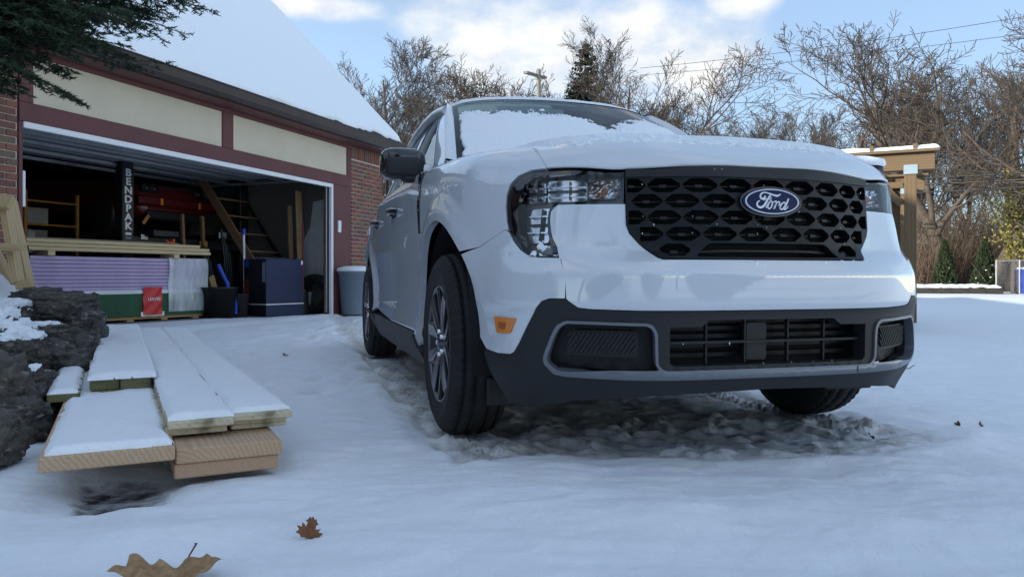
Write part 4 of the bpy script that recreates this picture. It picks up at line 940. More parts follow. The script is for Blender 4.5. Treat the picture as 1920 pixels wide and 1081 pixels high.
        for k in range(22):
            u0 = -.74+.0150*k; sl = .72
            def uu_(v): return u0+(v-.376)*sl
            lo, hi = .380, .446
            vL = .376+(-.668-u0)/sl; vR = .376+(-.450-u0)/sl
            lo = max(lo, vL); hi = min(hi, vR)
            if hi-lo < .006: continue
            rib = [(uu_(lo), lo), (uu_(lo)+.0070, lo), (uu_(hi)+.0070, hi), (uu_(hi), hi)]
            panel('fog_rib', f(um(rib)), M['clad'], fc, step=.03, off=-.0155, flange=.008)
    both(ring)
    chin = um([(-.302, .3272), (.302, .3272), (.302, .3062), (-.302, .3062)])
    panel('chin_trim', chin, M['satin'], clad, step=.025, off=.009, flange=.03)
    # lower grille
    gl = panel('lower_grille', [(-.38, .325), (.38, .325), (.38, .50), (-.38, .50)], M['void'], step=.04, off=-.11, flange=0)
    for v0 in (.362, .392, .422, .447, .470): panel('slat', [(-.36, v0), (.36, v0), (.36, v0+.013), (-.36, v0+.013)], M['grillem'], gl, step=.04, off=-.075, flange=.03)
    panel('bar', [(-.355, .4100), (.355, .4100), (.355, .4175), (-.355, .4175)], M['clad'], gl, step=.03, off=-.022, flange=.012)
    for u0 in (-.222, -.084, .075, .215): panel('post', [(u0-.0026, .346), (u0+.0026, .346), (u0+.0026, .483), (u0-.0026, .483)], M['clad'], gl, step=.03, off=-.03, flange=.015)
    panel('sensor_cover', rounded([(-.076, .354), (-.004, .354), (-.004, .472), (-.076, .472)], .006), M['clad'], gl, step=.03, off=-.034, flange=.02)
    # main grille: one perforated plate
    gh = um(GR_L); outer = gh+[(-u, v) for u, v in gh[::-1]]
    P0 = .1185; rows = [(.9065, 0), (.8570, 1), (.8055, 0), (.7530, 1), (.7025, 0)]
    holes = []; bars = []
    def lim(v): return np.interp(v, [.66, .6737, .6805, .7263, .7558, .7823, .847, .96], [.352, .3759, .3901, .4423, .4777, .4917, .4954, .500])-.007
    for (v, odd) in rows:
        for k in range(-4, 5):
            uc = (k+.5)*P0 if odd else k*P0
            if odd and k == 4: continue
            hw, hh = .0562, .0222
            hx = [(uc-hw, v), (uc-hw*.95, v+.006), (uc-hw*.50, v+hh), (uc+hw*.50, v+hh), (uc+hw*.95, v+.006), (uc+hw, v), (uc+hw*.95, v-.006), (uc+hw*.50, v-hh), (uc-hw*.50, v-hh), (uc-hw*.95, v-.006)]
            if v < .71:
                if abs(k) != 3: continue
                uc = math.copysign(.325, k); hw, hh = .050, .0200
                hx = [(uc-hw, v), (uc-hw*.95, v+.006), (uc-hw*.50, v+hh), (uc+hw*.50, v+hh), (uc+hw*.95, v+.006), (uc+hw, v), (uc+hw*.95, v-.006), (uc+hw*.50, v-hh), (uc-hw*.50, v-hh), (uc-hw*.95, v-.006)]
            if v > .84 and v < .87 and abs(uc) < .10: continue
            L_ = lim(v-hh); hx = [(max(-L_, min(L_, a)), b) for a, b in hx]
            w = max(a for a, b in hx)-min(a for a, b in hx)
            if w < .045: continue
            # drop duplicate points
            q = [hx[0]]
            for p in hx[1:]:
                if abs(p[0]-q[-1][0])+abs(p[1]-q[-1][1]) > 1e-4: q.append(p)
            if abs(q[0][0]-q[-1][0])+abs(q[0][1]-q[-1][1]) < 1e-4: q.pop()
            holes.append(q); bars.append((uc, v, min(a for a, b in hx), max(a for a, b in hx)))
    holes.append([(-.262, .6795), (.262, .6795), (.222, .718), (.205, .724), (-.205, .724), (-.222, .718)])
    gr = panel('grille', outer, M['grillem'], holes=holes, step=.02, off=.004, flange=.034, est=.012)
    panel('grille_back', [(-.52, .65), (.52, .65), (.52, .965), (-.52, .965)], M['void'], gr, step=.05, off=-.075, flange=0)
    for (uc, v, a, b_) in bars:
        panel('cell_bar', [(a+.002, v-.0022), (b_-.002, v-.0022), (b_-.002, v+.0022), (a+.002, v+.0022)], M['grillem'], gr, step=.04, off=-.018, flange=.006)
        if a < uc-.014 and b_ > uc+.014: panel('cell_tab', rounded([(uc-.013, v-.0045), (uc+.013, v-.0045), (uc+.013, v+.0045), (uc-.013, v+.0045)], .003, 2), M['clad'], gr, step=.02, off=-.012, flange=.008)
    panel('grille_bar', [(-.255, .7000), (.255, .7000), (.255, .7060), (-.255, .7060)], M['clad'], gr, step=.03, off=-.02, flange=.01)
    panel('grille_header', [(-.497, .9335), (.497, .9335), (.497, .9560), (-.497, .9560)], M['clad'], gr, step=.03, off=.009, flange=.02)
    # emblem
    ez = .8575; ey = float(W(np.array([0.]), np.array([ez]))[0, 1])-.016
    em = empty('emblem', (0, ey, ez), 0, truck); em.rotation_euler = (R(-4), 0, 0)
    def oval(a, b, y0, y1, n=56, dome=0):
        V = [(a*math.cos(2*math.pi*i/n), y0, b*math.sin(2*math.pi*i/n)) for i in range(n)]+[(a*math.cos(2*math.pi*i/n), y1, b*math.sin(2*math.pi*i/n)) for i in range(n)]+[(0, y0-dome, 0)]
        F = [(i, (i+1) % n, n+(i+1) % n, n+i) for i in range(n)]+[((i+1) % n, i, 2*n) for i in range(n)]+[tuple(range(2*n-1, n-1, -1))]; return V, F
    b = MB(); b.add(*oval(.1125, .0485, 0, .03)); b.build('surround', M['gloss'], em)
    b = MB(); b.add(*oval(.106, .0445, -.004, .01, dome=.001)); b.build('oval', M['oval'], em)
    b = MB(); n = 64; V = []
    for i in range(n):
        w = 2*math.pi*i/n
        for (a, c, y) in ((.0985, .0405, -.0065), (.0940, .0370, -.0065), (.0940, .0370, .0), (.0985, .0405, .0)): V.append((a*math.cos(w), y, c*math.sin(w)))
    b.add(V, [(i*4+k, i*4+(k+1) % 4, ((i+1) % n)*4+(k+1) % 4, ((i+1) % n)*4+k) for i in range(n) for k in range(4)], True); b.build('ring', M['emw'], em)
    strokes = [[(745,335,44),(712,395,58),(650,405,56),(612,350,50),(650,280,44),(740,255,34),(850,275,38),(960,308,46),(1060,326,56),(1160,285,24)],
        [(885,312,42),(820,395,54),(755,500,62),(690,580,66),(610,615,66),(545,600,58),(515,545,48),(540,485,40),(595,455,30)],
        [(690,445,20),(770,408,28),(860,416,20),(910,385,16),(890,362,14),(868,388,14),(895,440,18)],
        [(750,625,34),(800,545,36),(850,480,36),(905,462,36),(925,510,38),(890,600,40),(835,642,38),(800,605,36),(825,530,36),(870,475,34)],
        [(920,500,26),(985,470,34),(1030,460,36),(1020,530,42),(960,645,44)],
        [(1000,560,30),(1060,485,34),(1110,472,40),(1122,520,34),(1085,552,26),(1150,545,22)],
        [(1290,500,34),(1235,482,38),(1170,530,38),(1130,610,38),(1165,655,38),(1230,605,38),(1290,505,36)],
        [(1370,385,44),(1300,530,46),(1240,640,42),(1285,640,32),(1355,570,18)]]
    K = .0985/720
    def cat(pts, n=7):
        out = []; P = np.array(pts, float); P = np.vstack([2*P[0]-P[1], P, 2*P[-1]-P[-2]])
        for i in range(1, len(P)-2):
            for j in range(n):
                t = j/n; out.append(.5*((2*P[i])+(-P[i-1]+P[i+1])*t+(2*P[i-1]-5*P[i]+4*P[i+1]-P[i+2])*t*t+(-P[i-1]+3*P[i]-3*P[i+1]+P[i+2])*t**3))
        out.append(P[-2]); return np.array(out)
    b = MB()
    for sk in strokes:
        C = cat(sk); T = np.gradient(C[:, :2], axis=0); T /= np.linalg.norm(T, axis=1)[:, None]+1e-9; Nl = np.stack([-T[:, 1], T[:, 0]], 1)
        V = []
        for c, nn in zip(C, Nl):
            l = c[:2]+nn*c[2]*.42; r = c[:2]-nn*c[2]*.42
            for (p, y) in ((l, -.0062), (r, -.0062), (r, .002), (l, .002)): V.append(((p[0]-930)*K, y, -(p[1]-468)*K*.97))
        b.add(V, [(i*4+k, i*4+(k+1) % 4, i*4+4+(k+1) % 4, i*4+4+k) for i in range(len(C)-1) for k in range(4)]+[(0, 1, 2, 3), tuple(range(len(V)-1, len(V)-5, -1))])
    b.build('emblem_script', M['emw'], em)
build_front()
# ---- bonnet
def hood_xyz(c, r):
    """c across -1..1, r 0..1 front lip to cowl"""
    r1 = np.clip(r/.35, 0, 1); uu = c*(.7870+.0995*r1)
    lipv = .9605+(.9545-.9605)*np.abs(c)**4
    vend = 1.13+(1.0045-1.13)*np.abs(c)**4
    v = lipv+(vend-lipv)*r1; P = W(uu, v)
    r2 = np.clip((r-.35)/.65, 0, 1); E = W(c*.8865, vend)
    xc = c*.674; yc = 1.427+.06*np.abs(c)**2
    X = E[..., 0]+(xc-E[..., 0])*r2; Y = E[..., 1]+(yc-E[..., 1])*r2
    B = np.stack([X, Y, Hz(X, Y)], -1)
    return np.where((r <= .35)[..., None], P, B)
cc = np.sin(np.linspace(-1, 1, 91)*1.25)/math.sin(1.25); rr = np.concatenate([np.linspace(0, .35, 34), np.linspace(.37, 1, 34)])
C_, R_ = np.meshgrid(cc, rr, indexing='ij'); HP = hood_xyz(C_, R_)
hood, _ = grid_obj('hood', HP, M['paint'], truck)
sd = hood.modifiers.new('s', 'SOLIDIFY'); sd.thickness = .012; sd.offset = -1
# painted channel below the gap between bonnet and fender
for sg in (-1, 1):
    yy, xx = np.meshgrid(np.linspace(.60, 1.42, 50), np.linspace(.64, .695, 8), indexing='ij'); P = np.stack([sg*xx, yy, Hz(xx, yy)-.005], -1); grid_obj('fender_channel', P, M['paint'], truck)
# ---- doors, bed side, sills
def sides(f, sg):
    ub = lambda y: -float(u_of_y(y)); zs = .36
    g = .003
    for nm, y0, y1 in (('front_door', 1.42, 2.46), ('rear_door', 2.46, 3.40)):
        u0, u1 = ub(y0)-g, ub(y1)+g
        if nm == 'front_door': poly = [(u0, zs), (u1, zs), (u1, 1.118), (u0, 1.090)]
        else: poly = [(u0, zs), (ub(3.40), .40), (ub(3.46), .62), (ub(3.44), .80), (ub(3.46), 1.125), (u0, 1.118)]
        d = panel(nm, f(poly), M['paint'], step=.035, flange=.02)
        yh = y1-.16 if nm == 'front_door' else y1-.10; uh, vh = ub(yh), .985
        hp = W(np.array([-uh*sg if False else (uh if sg == -1 else -uh)]), np.array([vh]))[0]
        b = MB(); sx = sg
        b.tube([(hp[0], hp[1]-.10, hp[2]), (hp[0]+sx*.030, hp[1]-.07, hp[2]+.004), (hp[0]+sx*.036, hp[1], hp[2]+.006), (hp[0]+sx*.030, hp[1]+.07, hp[2]+.004), (hp[0], hp[1]+.10, hp[2])], [.014, .015, .015, .015, .014], 8, flat=1.3)
        b.build('door_handle', M['gloss'], d)
        cupp = rounded([(uh-.09, vh-.03), (uh+.09, vh-.03), (uh+.09, vh+.012), (uh-.09, vh+.012)], .02); panel('handle_cup', f(cupp), M['void'], d, step=.02, off=.002, flange=.002)
    # bed side with rear arch
    fa = [(-(U_R-AR*math.cos(R(t))), ZW+.01+AR*math.sin(R(t))) for t in np.linspace(0, 180, 40)]
    ue = -float(u_of_y(4.95))
    poly = [(ub(3.40)-g, .40), (-(U_R-AR), .37)]+fa+[(-(U_R+AR), .38), (ue, .42), (ue, 1.20), (ub(3.62), 1.20), (ub(3.60), 1.14), (ub(3.46)-g, 1.125), (ub(3.44)-g, .80), (ub(3.46)-g, .62)]
    panel('bed_side', f(poly), M['paint'], step=.04, flange=.02)
    poly = [(ue-.004, .45), (-ULEN+.002, .45), (-ULEN+.002, 1.12), (ue-.004, 1.12)]; panel('tailgate_half', f(poly), M['paint'], step=.05, flange=.02)
    poly = [(ue-.004, .30), (-ULEN+.002, .30), (-ULEN+.002, .44), (ue-.004, .44)]; panel('rear_bumper', f(poly), M['clad'], step=.05, off=.02, flange=.05)
    # black sill
    poly = [(-(U_F+AR)-.004, .21), (-(U_R-AR)+.004, .21), (-(U_R-AR)+.004, .352), (ub(1.42), .352), (ub(1.42), .295), (-(U_F+AR)-.004, .295)]
    panel('rocker_panel', f(poly), M['clad'], step=.04, off=.012, flange=.10)
    # black vent strip between fender and door
    vt = [(ub(1.40), 1.085), (ub(1.47), 1.088), (ub(1.43), .96), (ub(1.37), .815), (ub(1.345), .815), (ub(1.37), .95)]
    panel('side_vent', f(vt), M['gloss'], step=.02, off=.006, flange=.008)
    for k in range(3): vv = 1.02-.05*k; panel('vent_fin', f([(ub(1.385), vv), (ub(1.425), vv+.01), (ub(1.425), vv+.016), (ub(1.385), vv+.006)]), M['satin'], step=.03, off=.009, flange=.004)
    # wheel arch lip and inner liners
    for yc in (YF, YR):
        x0 = sg*.90; b = MB(); n = 26; V = []
        for i in range(n+1):
            a = R(-12+204*i/n); y = yc-.462*math.cos(a); zz = ZW+.01+.462*math.sin(a)
            for xx in (.875, .55): V.append((sg*xx, y, zz))
        b.add(V, [(i*2, i*2+1, i*2+3, i*2+2) for i in range(n)], True)
        V = [(sg*.55, yc, ZW)]+[(sg*.55, yc-.47*math.cos(R(-12+204*i/n)), ZW+.47*math.sin(R(-12+204*i/n))) for i in range(n+1)]
        b.add(V, [(0, i+1, i+2) for i in range(n)]); b.build('wheel_well', M['void'], truck)
    # mud flap behind the front wheel / ahead of the rear wheel
    b = MB(); b.box((sg*.80, YR-.44, .27), (.20, .02, .17), bev=.006); b.build('mud_flap', M['clad'], truck)
    b = MB(); b.box((sg*.70, YF-.42, .215), (.22, .02, .10), bev=.008); b.build('air_deflector', M['clad'], truck)
_u0 = u_of_y
u_of_y = lambda y: _u0(np.asarray(y)+.027)
both(sides)
u_of_y = _u0
# ---- dark core so that no daylight shows through the gaps
b = MB(); b.box((0, .80, .60), (1.04, 1.15, .62)); b.box((0, 2.4, .55), (1.56, 1.70, .62)); b.box((0, 4.2, .60), (1.06, 1.5, .50)); b.box((0, 2.5, .27), (1.2, 4.2, .12)); b.box((0, 2.2, .90), (1.64, 1.6, .1)); b.build('underbody_core', M['void'], truck)
b = MB(); b.box((0, 4.25, .86), (1.45, 1.5, .03)); b.build('bed_floor', M['clad'], truck)
# ---- wheels
def wheel_mesh():
    """tyre and rim built about the x axis, outer face towards -x"""
    ro, hw = .362, .1125
    prof = [(.222, -.098), (.240, -.108), (.262, -.112), (.290, -.1135), (.296, -.1165), (.304, -.1165), (.308, -.1130), (.325, -.108), (.342, -.098), (.351, -.087)]
    tr = []
    xs = [-.087, -.076, -.074, -.066, -.064, -.034, -.032, -.024, -.022, .022, .024, .032, .034, .064, .066, .074, .076, .087]
    for i, x in enumerate(xs):
        groove = i in (2, 3, 6, 7, 10, 11, 14, 15); r = ro-.010*(abs(x)/.087)**3-(.009 if groove else 0); tr.append((r, x))
    prof2 = prof[:-1]+tr+[(r, -x) for r, x in prof[::-1][1:]]
    n = 192; V = []; F = []
    for k in range(n):
        w = 2*math.pi*k/n
        for i, (r, x) in enumerate(prof2):
            sip = .008 if (.064 < abs(x) < .112 and r > .320 and k % 3 == 0) else .005 if (abs(x) < .064 and r > .355 and k % 4 == 1) else 0
            V.append((x, -(r-sip)*math.cos(w), (r-sip)*math.sin(w)))
    m = len(prof2)
    for k in range(n):
        k2 = (k+1) % n
        for i in range(m-1): F.append((k*m+i, k2*m+i, k2*m+i+1, k*m+i+1))
    return V, F
TV, TF = wheel_mesh(); tyre_me = None
def rim_mesh():
    b = MB()
    b.lathe([(.232, -.098), (.2305, -.106), (.224, -.104), (.216, -.092), (.205, -.05), (.200, .05), (.205, .10), (.222, .10)], 72, 'x'); return b
def spoke(face=True):
    """a forked spoke: hub to rim"""
    b = MB()
    def slab(P, x0, x1): b.prism(P, x1-x0, Matrix(((0, 0, 1, x0), (1, 0, 0, 0), (0, 1, 0, 0), (0, 0, 0, 1))))
    return b
def build_wheel(pos, sg, name='wheel'):
    global tyre_me
    w = empty(name, pos, 0 if sg < 0 else math.pi, truck)
    if tyre_me is None:
        o = mesh_obj('tyre', TV, TF, M['rubber'], w, True); tyre_me = o.data
    else: link(bpy.data.objects.new('tyre', tyre_me), w)
    rim = rim_mesh().build('rim', M['rimdark'], w)
    b = MB(); b.lathe([(.2335, -.1015), (.2315, -.1075), (.2235, -.1055), (.2205, -.100)], 72, 'x'); b.build('rim_lip', M['rimface'], w)
    b = MB(); b.lathe([(.19, .0), (.19, .02), (.05, .02)], 40, 'x'); b.build('brake_disc', M['void'], w)
    for k in range(5):
        a = 2*math.pi*k/5+.25; Rm = Matrix.Rotation(a, 4, 'X')
        X = Matrix(((0, 0, -1, 0), (1, 0, 0, 0), (0, 1, 0, 0), (0, 0, 0, 1)))
        b = MB(); hub = [(-.030, .035), (.030, .035), (.048, .10), (.105, .202), (.050, .220), (.0, .150), (-.050, .220), (-.105, .202), (-.048, .10)]
        # dark core of the spoke, dished outward to the rim
        V = []
        for d0 in (0, .030):
            for (y, z) in hub: V.append((-.088-.016*min(1, z/.2)+d0, y, z))
        n = len(hub); b.add([Rm @ Vector(v) for v in V], [tuple(range(n)), tuple(range(2*n-1, n-1, -1))]+[(i, n+i, n+(i+1) % n, (i+1) % n) for i in range(n)]); b.build('spoke', M['rimdark'], w)
        b = MB()
        for sy in (-1, 1):
            fac = [(sy*.004, .045), (sy*.026, .045), (sy*.040, .10), (sy*.100, .201), (sy*.058, .216), (sy*.010, .138)]
            V = [(-.0895-.016*min(1, z/.2)-(.005 if i in (0, 5, 4) else 0), y, z) for i, (y, z) in enumerate(fac)]+[(-.087-.016*min(1, z/.2), y, z) for (y, z) in fac]
            n = 6; fs = [tuple(range(n)), tuple(range(2*n-1, n-1, -1))]+[(i, n+i, n+(i+1) % n, (i+1) % n) for i in range(n)]
            b.add([Rm @ Vector(v) for v in V], fs if sy > 0 else [f[::-1] for f in fs])
        b.build('spoke_face', M['rimface'], w)
    b = MB(); b.lathe([(.001, -.108), (.026, -.107), (.034, -.098), (.060, -.092), (.062, -.04)], 32, 'x'); b.build('hub_cap', M['rimface'], w)
    for k in range(5):
        a = 2*math.pi*k/5; b = MB(); b.lathe([(.001, -.108), (.008, -.107), (.0105, -.098), (.0105, -.06)], 8, 'x', (0, .048*math.cos(a), .048*math.sin(a))); b.build('lug_nut', M['chrome'], w)
    return w
for (x, y) in ((-.80, YF), (.80, YF), (-.80, YR), (.80, YR)): build_wheel((x, y, .352), -1 if x < 0 else 1)
# ---- cab
def zc(y): return np.interp(y, [2.0, 2.15, 2.4, 2.75, 3.15, 3.45], [1.622, 1.652, 1.682, 1.697, 1.687, 1.655])
def roof_z(x, y): return zc(y)-.035*(x/.6)**2-.045*(np.abs(x)/.64)**7
xs = np.linspace(-.64, .64, 41); ts = np.linspace(0, 1, 30); X_, T_ = np.meshgrid(xs, ts, indexing='ij')
Yr = (2.03+.07*(X_/.6)**2)*(1-T_)+3.47*T_; RP = np.stack([X_, Yr+.027, roof_z(X_, Yr)], -1)
roofo, _ = grid_obj('roof', RP, M['paint'], truck)
def ws_pt(c, t):
    """windscreen: c -1..1 across, t 0 cowl .. 1 roof"""
    xb, xt = .712, .605; bow = .014*np.sin(np.pi*t)
    x = c*(xb+(xt-xb)*t+.004*np.sin(np.pi*t))
    y = (1.40+.07*c*c)*(1-t)+(2.03+.07*c*c)*t
    zb = 1.175-.004*c*c; zt = roof_z(c*xt, 2.03+.07*c*c)-.004
    z = zb+(zt-zb)*t+bow*1.4
    return np.stack([x, y-bow+.027, z], -1)
C2, T2 = np.meshgrid(np.linspace(-1, 1, 41), np.linspace(0, 1, 25), indexing='ij')
grid_obj('windshield', ws_pt(C2, T2), M['windscreen'], truck)
# black border band printed round the glass
def band(name, c0, c1, t0, t1, mat, off=.002, n=24, m=6):
    C, T = np.meshgrid(np.linspace(c0, c1, n), np.linspace(t0, t1, m), indexing='ij'); P = ws_pt(C, T); P[..., 1] += .4*off; P[..., 2] -= off; return grid_obj(name, P, mat, truck)[0]
M['frit'] = pm('glass_border', (.05, .055, .06), .3)
for a, b_ in ((-1, -.955), (.955, 1)): band('glass_border', a, b_, .0, 1, M['frit'], .004, 4, 20)
band('glass_border', -.955, .955, .965, 1, M['frit'], .004)
band('camera_cover', -.10, .22, .86, .965, pm('camera_housing', (.10, .11, .12), .5), .012)
def Sside(yy, zz):
    """plane of the side glass; yy carries its sign: negative = passenger side"""
    s = np.where(yy < 0, -1., 1.); y = np.abs(yy); tuck = .05*sstep(2.1, 1.3, y)*sstep(1.6, 1.2, zz)
    return np.stack([s*(.843-(zz-1.12)*.445-.02*sstep(1.45, 1.66, zz)-tuck), y+.027, zz], -1)
def Nside(yy, zz):
    s = np.where(yy < 0, -1., 1.); n = np.stack([s*.913, 0*yy, 0*yy+.407], -1); return n
def cab_side(f, sg):
    g = lambda L: [(-y, z) for y, z in L]
    rail = [(2.16, 1.600), (2.40, 1.628), (2.75, 1.643), (3.15, 1.632), (3.40, 1.600)]
    outer = g([(1.36, 1.105), (1.50, 1.205), (1.75, 1.375), (2.0, 1.530)]+rail+[(3.50, 1.50), (3.60, 1.13)])
    fw = rounded(g([(1.60, 1.125), (1.72, 1.215), (1.95, 1.385), (2.13, 1.505), (2.26, 1.545), (2.58, 1.572), (2.60, 1.130)]), .02)
    rw = rounded(g([(2.70, 1.135), (2.69, 1.575), (3.10, 1.570), (3.28, 1.545), (3.40, 1.40), (3.44, 1.150)]), .02)
    fr = panel('cab_side', f(outer), M['paint'], holes=[f(fw), f(rw)], step=.04, S=Sside, Nf=Nside, flange=.03, est=.02)
    panel('window_glass', f(fw), M['glass'], fr, step=.08, S=Sside, Nf=Nside, off=-.022, flange=0, est=.03)
    panel('window_glass', f(rw), M['glass'], fr, step=.08, S=Sside, Nf=Nside, off=-.022, flange=0, est=.03)
    for w_ in (fw, rw):
        cx = np.mean(np.array(w_), 0); big = [tuple(cx+(np.array(p)-cx)*np.array([1.05, 1.06])) for p in w_]
        panel('window_seal', f(big), M['gloss'], fr, holes=[f(w_)], step=.05, S=Sside, Nf=Nside, off=.003, flange=.006, est=.02)
    panel('b_pillar', f(g([(2.592, 1.13), (2.706, 1.13), (2.698, 1.585), (2.574, 1.578)])), M['gloss'], fr, step=.06, S=Sside, Nf=Nside, off=.004, flange=.004)
    # a-pillar: rounded strip between windscreen edge and side frame
    tt = np.linspace(0, 1, 28); E = ws_pt(np.full_like(tt, 1.0), tt); fe = np.array([(1.36, 1.105), (1.50, 1.205), (1.75, 1.375), (2.0, 1.530), (2.16, 1.600)]); dl = np.concatenate([[0], np.cumsum(np.linalg.norm(np.diff(fe, axis=0), axis=1))]); k = tt*(dl[-1]-.10)+.10
    fy, fz = np.interp(k, dl, fe[:, 0]), np.interp(k, dl, fe[:, 1]); F_ = Sside(fy, fz)
    rows = []
    for q in np.linspace(0, 1, 9):
        m = E*(1-q)+F_*q; bulge = .030*math.sin(math.pi*q)
        m = m+np.stack([0*tt+bulge*.75, 0*tt-bulge*.55, 0*tt+bulge*.35], -1); rows.append(m)
    A = np.stack(rows, 0); A[..., 0] *= sg
    grid_obj('a_pillar', A, M['paint'], truck)
    # roof rail
    q = np.linspace(0, 1, 22); ry = 2.10+q*1.36; xe = .618+0*q
    Rp = [(sg*(.640), y+.027, float(roof_z(.63, y))-.012) for y in ry]; b = MB(); b.tube(Rp, .026, 10); b.build('roof_rail', M['paint'], truck)
    # door mirror
    mr = empty('door_mirror', (0, 0, 0), 0, truck)
    def blob(name, c, d, mat, p=3.2, n=24):
        V = []; m = 14
        for i in range(m+1):
            ph = -math.pi/2+math.pi*i/m
            for j in range(n):
                th = 2*math.pi*j/n; e = 2/p
                f_ = lambda t: math.copysign(abs(t)**e, t)
                V.append((c[0]+d[0]*f_(math.cos(ph))*f_(math.cos(th)), c[1]+d[1]*f_(math.cos(ph))*f_(math.sin(th)), c[2]+d[2]*f_(math.sin(ph))))
        F = [(i*n+j, i*n+(j+1) % n, i*n+n+(j+1) % n, i*n+n+j) for i in range(m) for j in range(n)]
        return mesh_obj(name, V, F, mat, mr, True)
    blob('mirror_cap', (sg*.940, 1.735, 1.178), (.113, .072, .080), M['gloss'], 3.8)
    blob('mirror_scalp', (sg*.935, 1.704, 1.158), (.098, .060, .050), M['clad'], 5)
    b = MB(); b.box((sg*.872, 1.690, 1.112), (.16, .07, .055), bev=.015); b.build('mirror_arm', M['clad'], mr)
    b = MB(); b.lathe([(.05, -.004), (.052, .012), (.045, .028), (.02, .036), (.001, .037)], 14, 'z', (sg*.835, 1.705, 1.142)); b.build('mirror_snow', SNOW, mr)
    b = MB(); b.box((sg*.940, 1.809, 1.178), (.17, .006, .12), bev=.003); b.build('mirror_glass', M['chrome'], mr)
both(cab_side)
# rear of the cab and seats behind the glass
xs = np.linspace(-.62, .62, 9); P = np.array([[(x*(1+.22*(1-t)), 3.47+.10*(1-t), 1.10+(float(roof_z(x, 3.47))-1.10)*t) for t in np.linspace(0, 1, 6)] for x in xs]); grid_obj('rear_window', P, M['glass'], truck)
for x in (-.36, .36):
    s_ = empty('front_seat', (x, 2.35, .75), 0, truck)
    b = MB(); b.box((0, .18, .28), (.48, .14, .62), bev=.06); b.box((0, .20, .68), (.26, .09, .16), bev=.04); b.build('seat_back', M['seat'], s_)
b = MB(); b.box((0, 3.2, 1.0), (1.3, .14, .55), bev=.05); b.build('rear_seat', M['seat'], truck)
b = MB(); b.box((0, 1.62, 1.08), (1.44, .42, .14), bev=.05); b.build('dashboard', M['seat'], truck)
b = MB(); b.tube([(.36+.18*math.cos(2*math.pi*i/24), 1.95, 1.12+.18*math.sin(2*math.pi*i/24)) for i in range(25)], .015, 8); b.build('steering_wheel', M['seat'], truck)
b = MB(); b.box((0, 1.42, 1.140), (1.40, .10, .02), bev=.006); b.build('cowl', M['clad'], truck)
for (x0, x1) in ((-.05, .62), (-.66, -.12)):
    b = MB(); b.tube([tuple(ws_pt(np.array(x0/.71), np.array(.02))+np.array([0, -.004, .004])), tuple(ws_pt(np.array(x1/.71), np.array(.03))+np.array([0, -.004, .004]))], .009, 6); b.build('wiper', M['clad'], truck)
b = MB(); b.box((.13, 2.02, 1.545), (.22, .03, .06), bev=.012); b.build('rear_view_mirror', pm('mirror_back', (.09, .10, .11), .5), truck)
# ---- snow lying on the truck
def snow_on(name, Pfn, Nrm, U, V, h, label):
    P = Pfn(U, V); Pn = P+Nrm*h[..., None]; mk = (h[:-1, :-1] > 0) | (h[1:, 1:] > 0) | (h[1:, :-1] > 0) | (h[:-1, 1:] > 0)
    o, _ = grid_obj(name, Pn, SNOW, None, mask=mk); o.matrix_world = Matrix.Translation((TX, TY, 0)) @ Matrix.Rotation(TH, 4, 'Z'); tag(o, label, 'snow', kind='stuff'); return o
C3, T3 = np.meshgrid(np.linspace(-.985, .985, 330), np.linspace(.0, 1.0, 170), indexing='ij')
px = C3*.66; top = np.interp(C3, [-1, -.9, -.45, -.2, .0, .15, .3, .45, .6, .8, 1], [.70, .74, .745, .73, .68, .57, .50, .60, .72, .76, .70])
n1 = fbm(C3*9, T3*14, 61, 4); n2 = fbm(C3*60, T3*36, 62, 3)
hh = (top-T3)*.10+.009*n1+.006*n2*sstep(.16, .04, top-T3); hh = np.clip(hh, -.002, .0085)+.0005*n2
hh = np.where(np.abs(C3) > .95+.02*fbm(T3*12, C3*2, 63), -.002, hh); hh = np.where(hh > .0005, hh, -.003)
snow_on('windshield_snow', ws_pt, np.array([0, -.55, .835]), C3, T3, hh, 'thin crust of snow covering the lower windshield of the truck')
C4, R4 = np.meshgrid(np.linspace(-.97, .97, 420), np.concatenate([np.linspace(.07, .35, 130), np.linspace(.3525, .985, 90)]), indexing='ij')
PH = hood_xyz(C4, R4); e_ = PH[..., 1]-yfront(np.minimum(np.abs(PH[..., 0]), .8))
lim0 = .205-.03*sstep(-.1, .6, C4)+.055*sstep(-.55, -.95, C4)+.02*sstep(.8, 1, C4)
n1 = fbm(PH[..., 0]*7, PH[..., 1]*7, 71, 4); n2 = fbm(PH[..., 0]*46, PH[..., 1]*46, 72, 3)
hs = (e_-lim0)*.14+.005*n1+.007*n2*sstep(.25, .05, e_-lim0); hs = np.clip(hs, -.003, .015)+.002*n1*(hs > .004); hs = hs*sstep(.955, .90, np.abs(C4)); hs = np.where(hs > .0006, hs, -.003)
snow_on('hood_snow', hood_xyz, np.array([0, 0, 1.]), C4, R4, hs, 'thin layer of snow lying on the truck hood')
X5, T5 = np.meshgrid(np.linspace(-.60, .60, 160), np.linspace(.012, 1, 60), indexing='ij')
def roof_fn(X, T): Y = (2.03+.07*(X/.6)**2)*(1-T)+3.47*T; return np.stack([X, Y+.027, roof_z(X, Y)], -1)
h5 = .016+.006*fbm(X5*6, T5*9, 81, 3)+.004*fbm(X5*30, T5*40, 82, 2); h5 = h5*sstep(.012, .05, T5+.006*fbm(X5*20, T5*4, 83))*sstep(.60, .54, np.abs(X5)); h5 = np.where(h5 > .001, h5, -.003)
snow_on('truck_roof_snow', roof_fn, np.array([0, 0, 1.]), X5, T5, h5, 'snow lying on the roof of the truck')
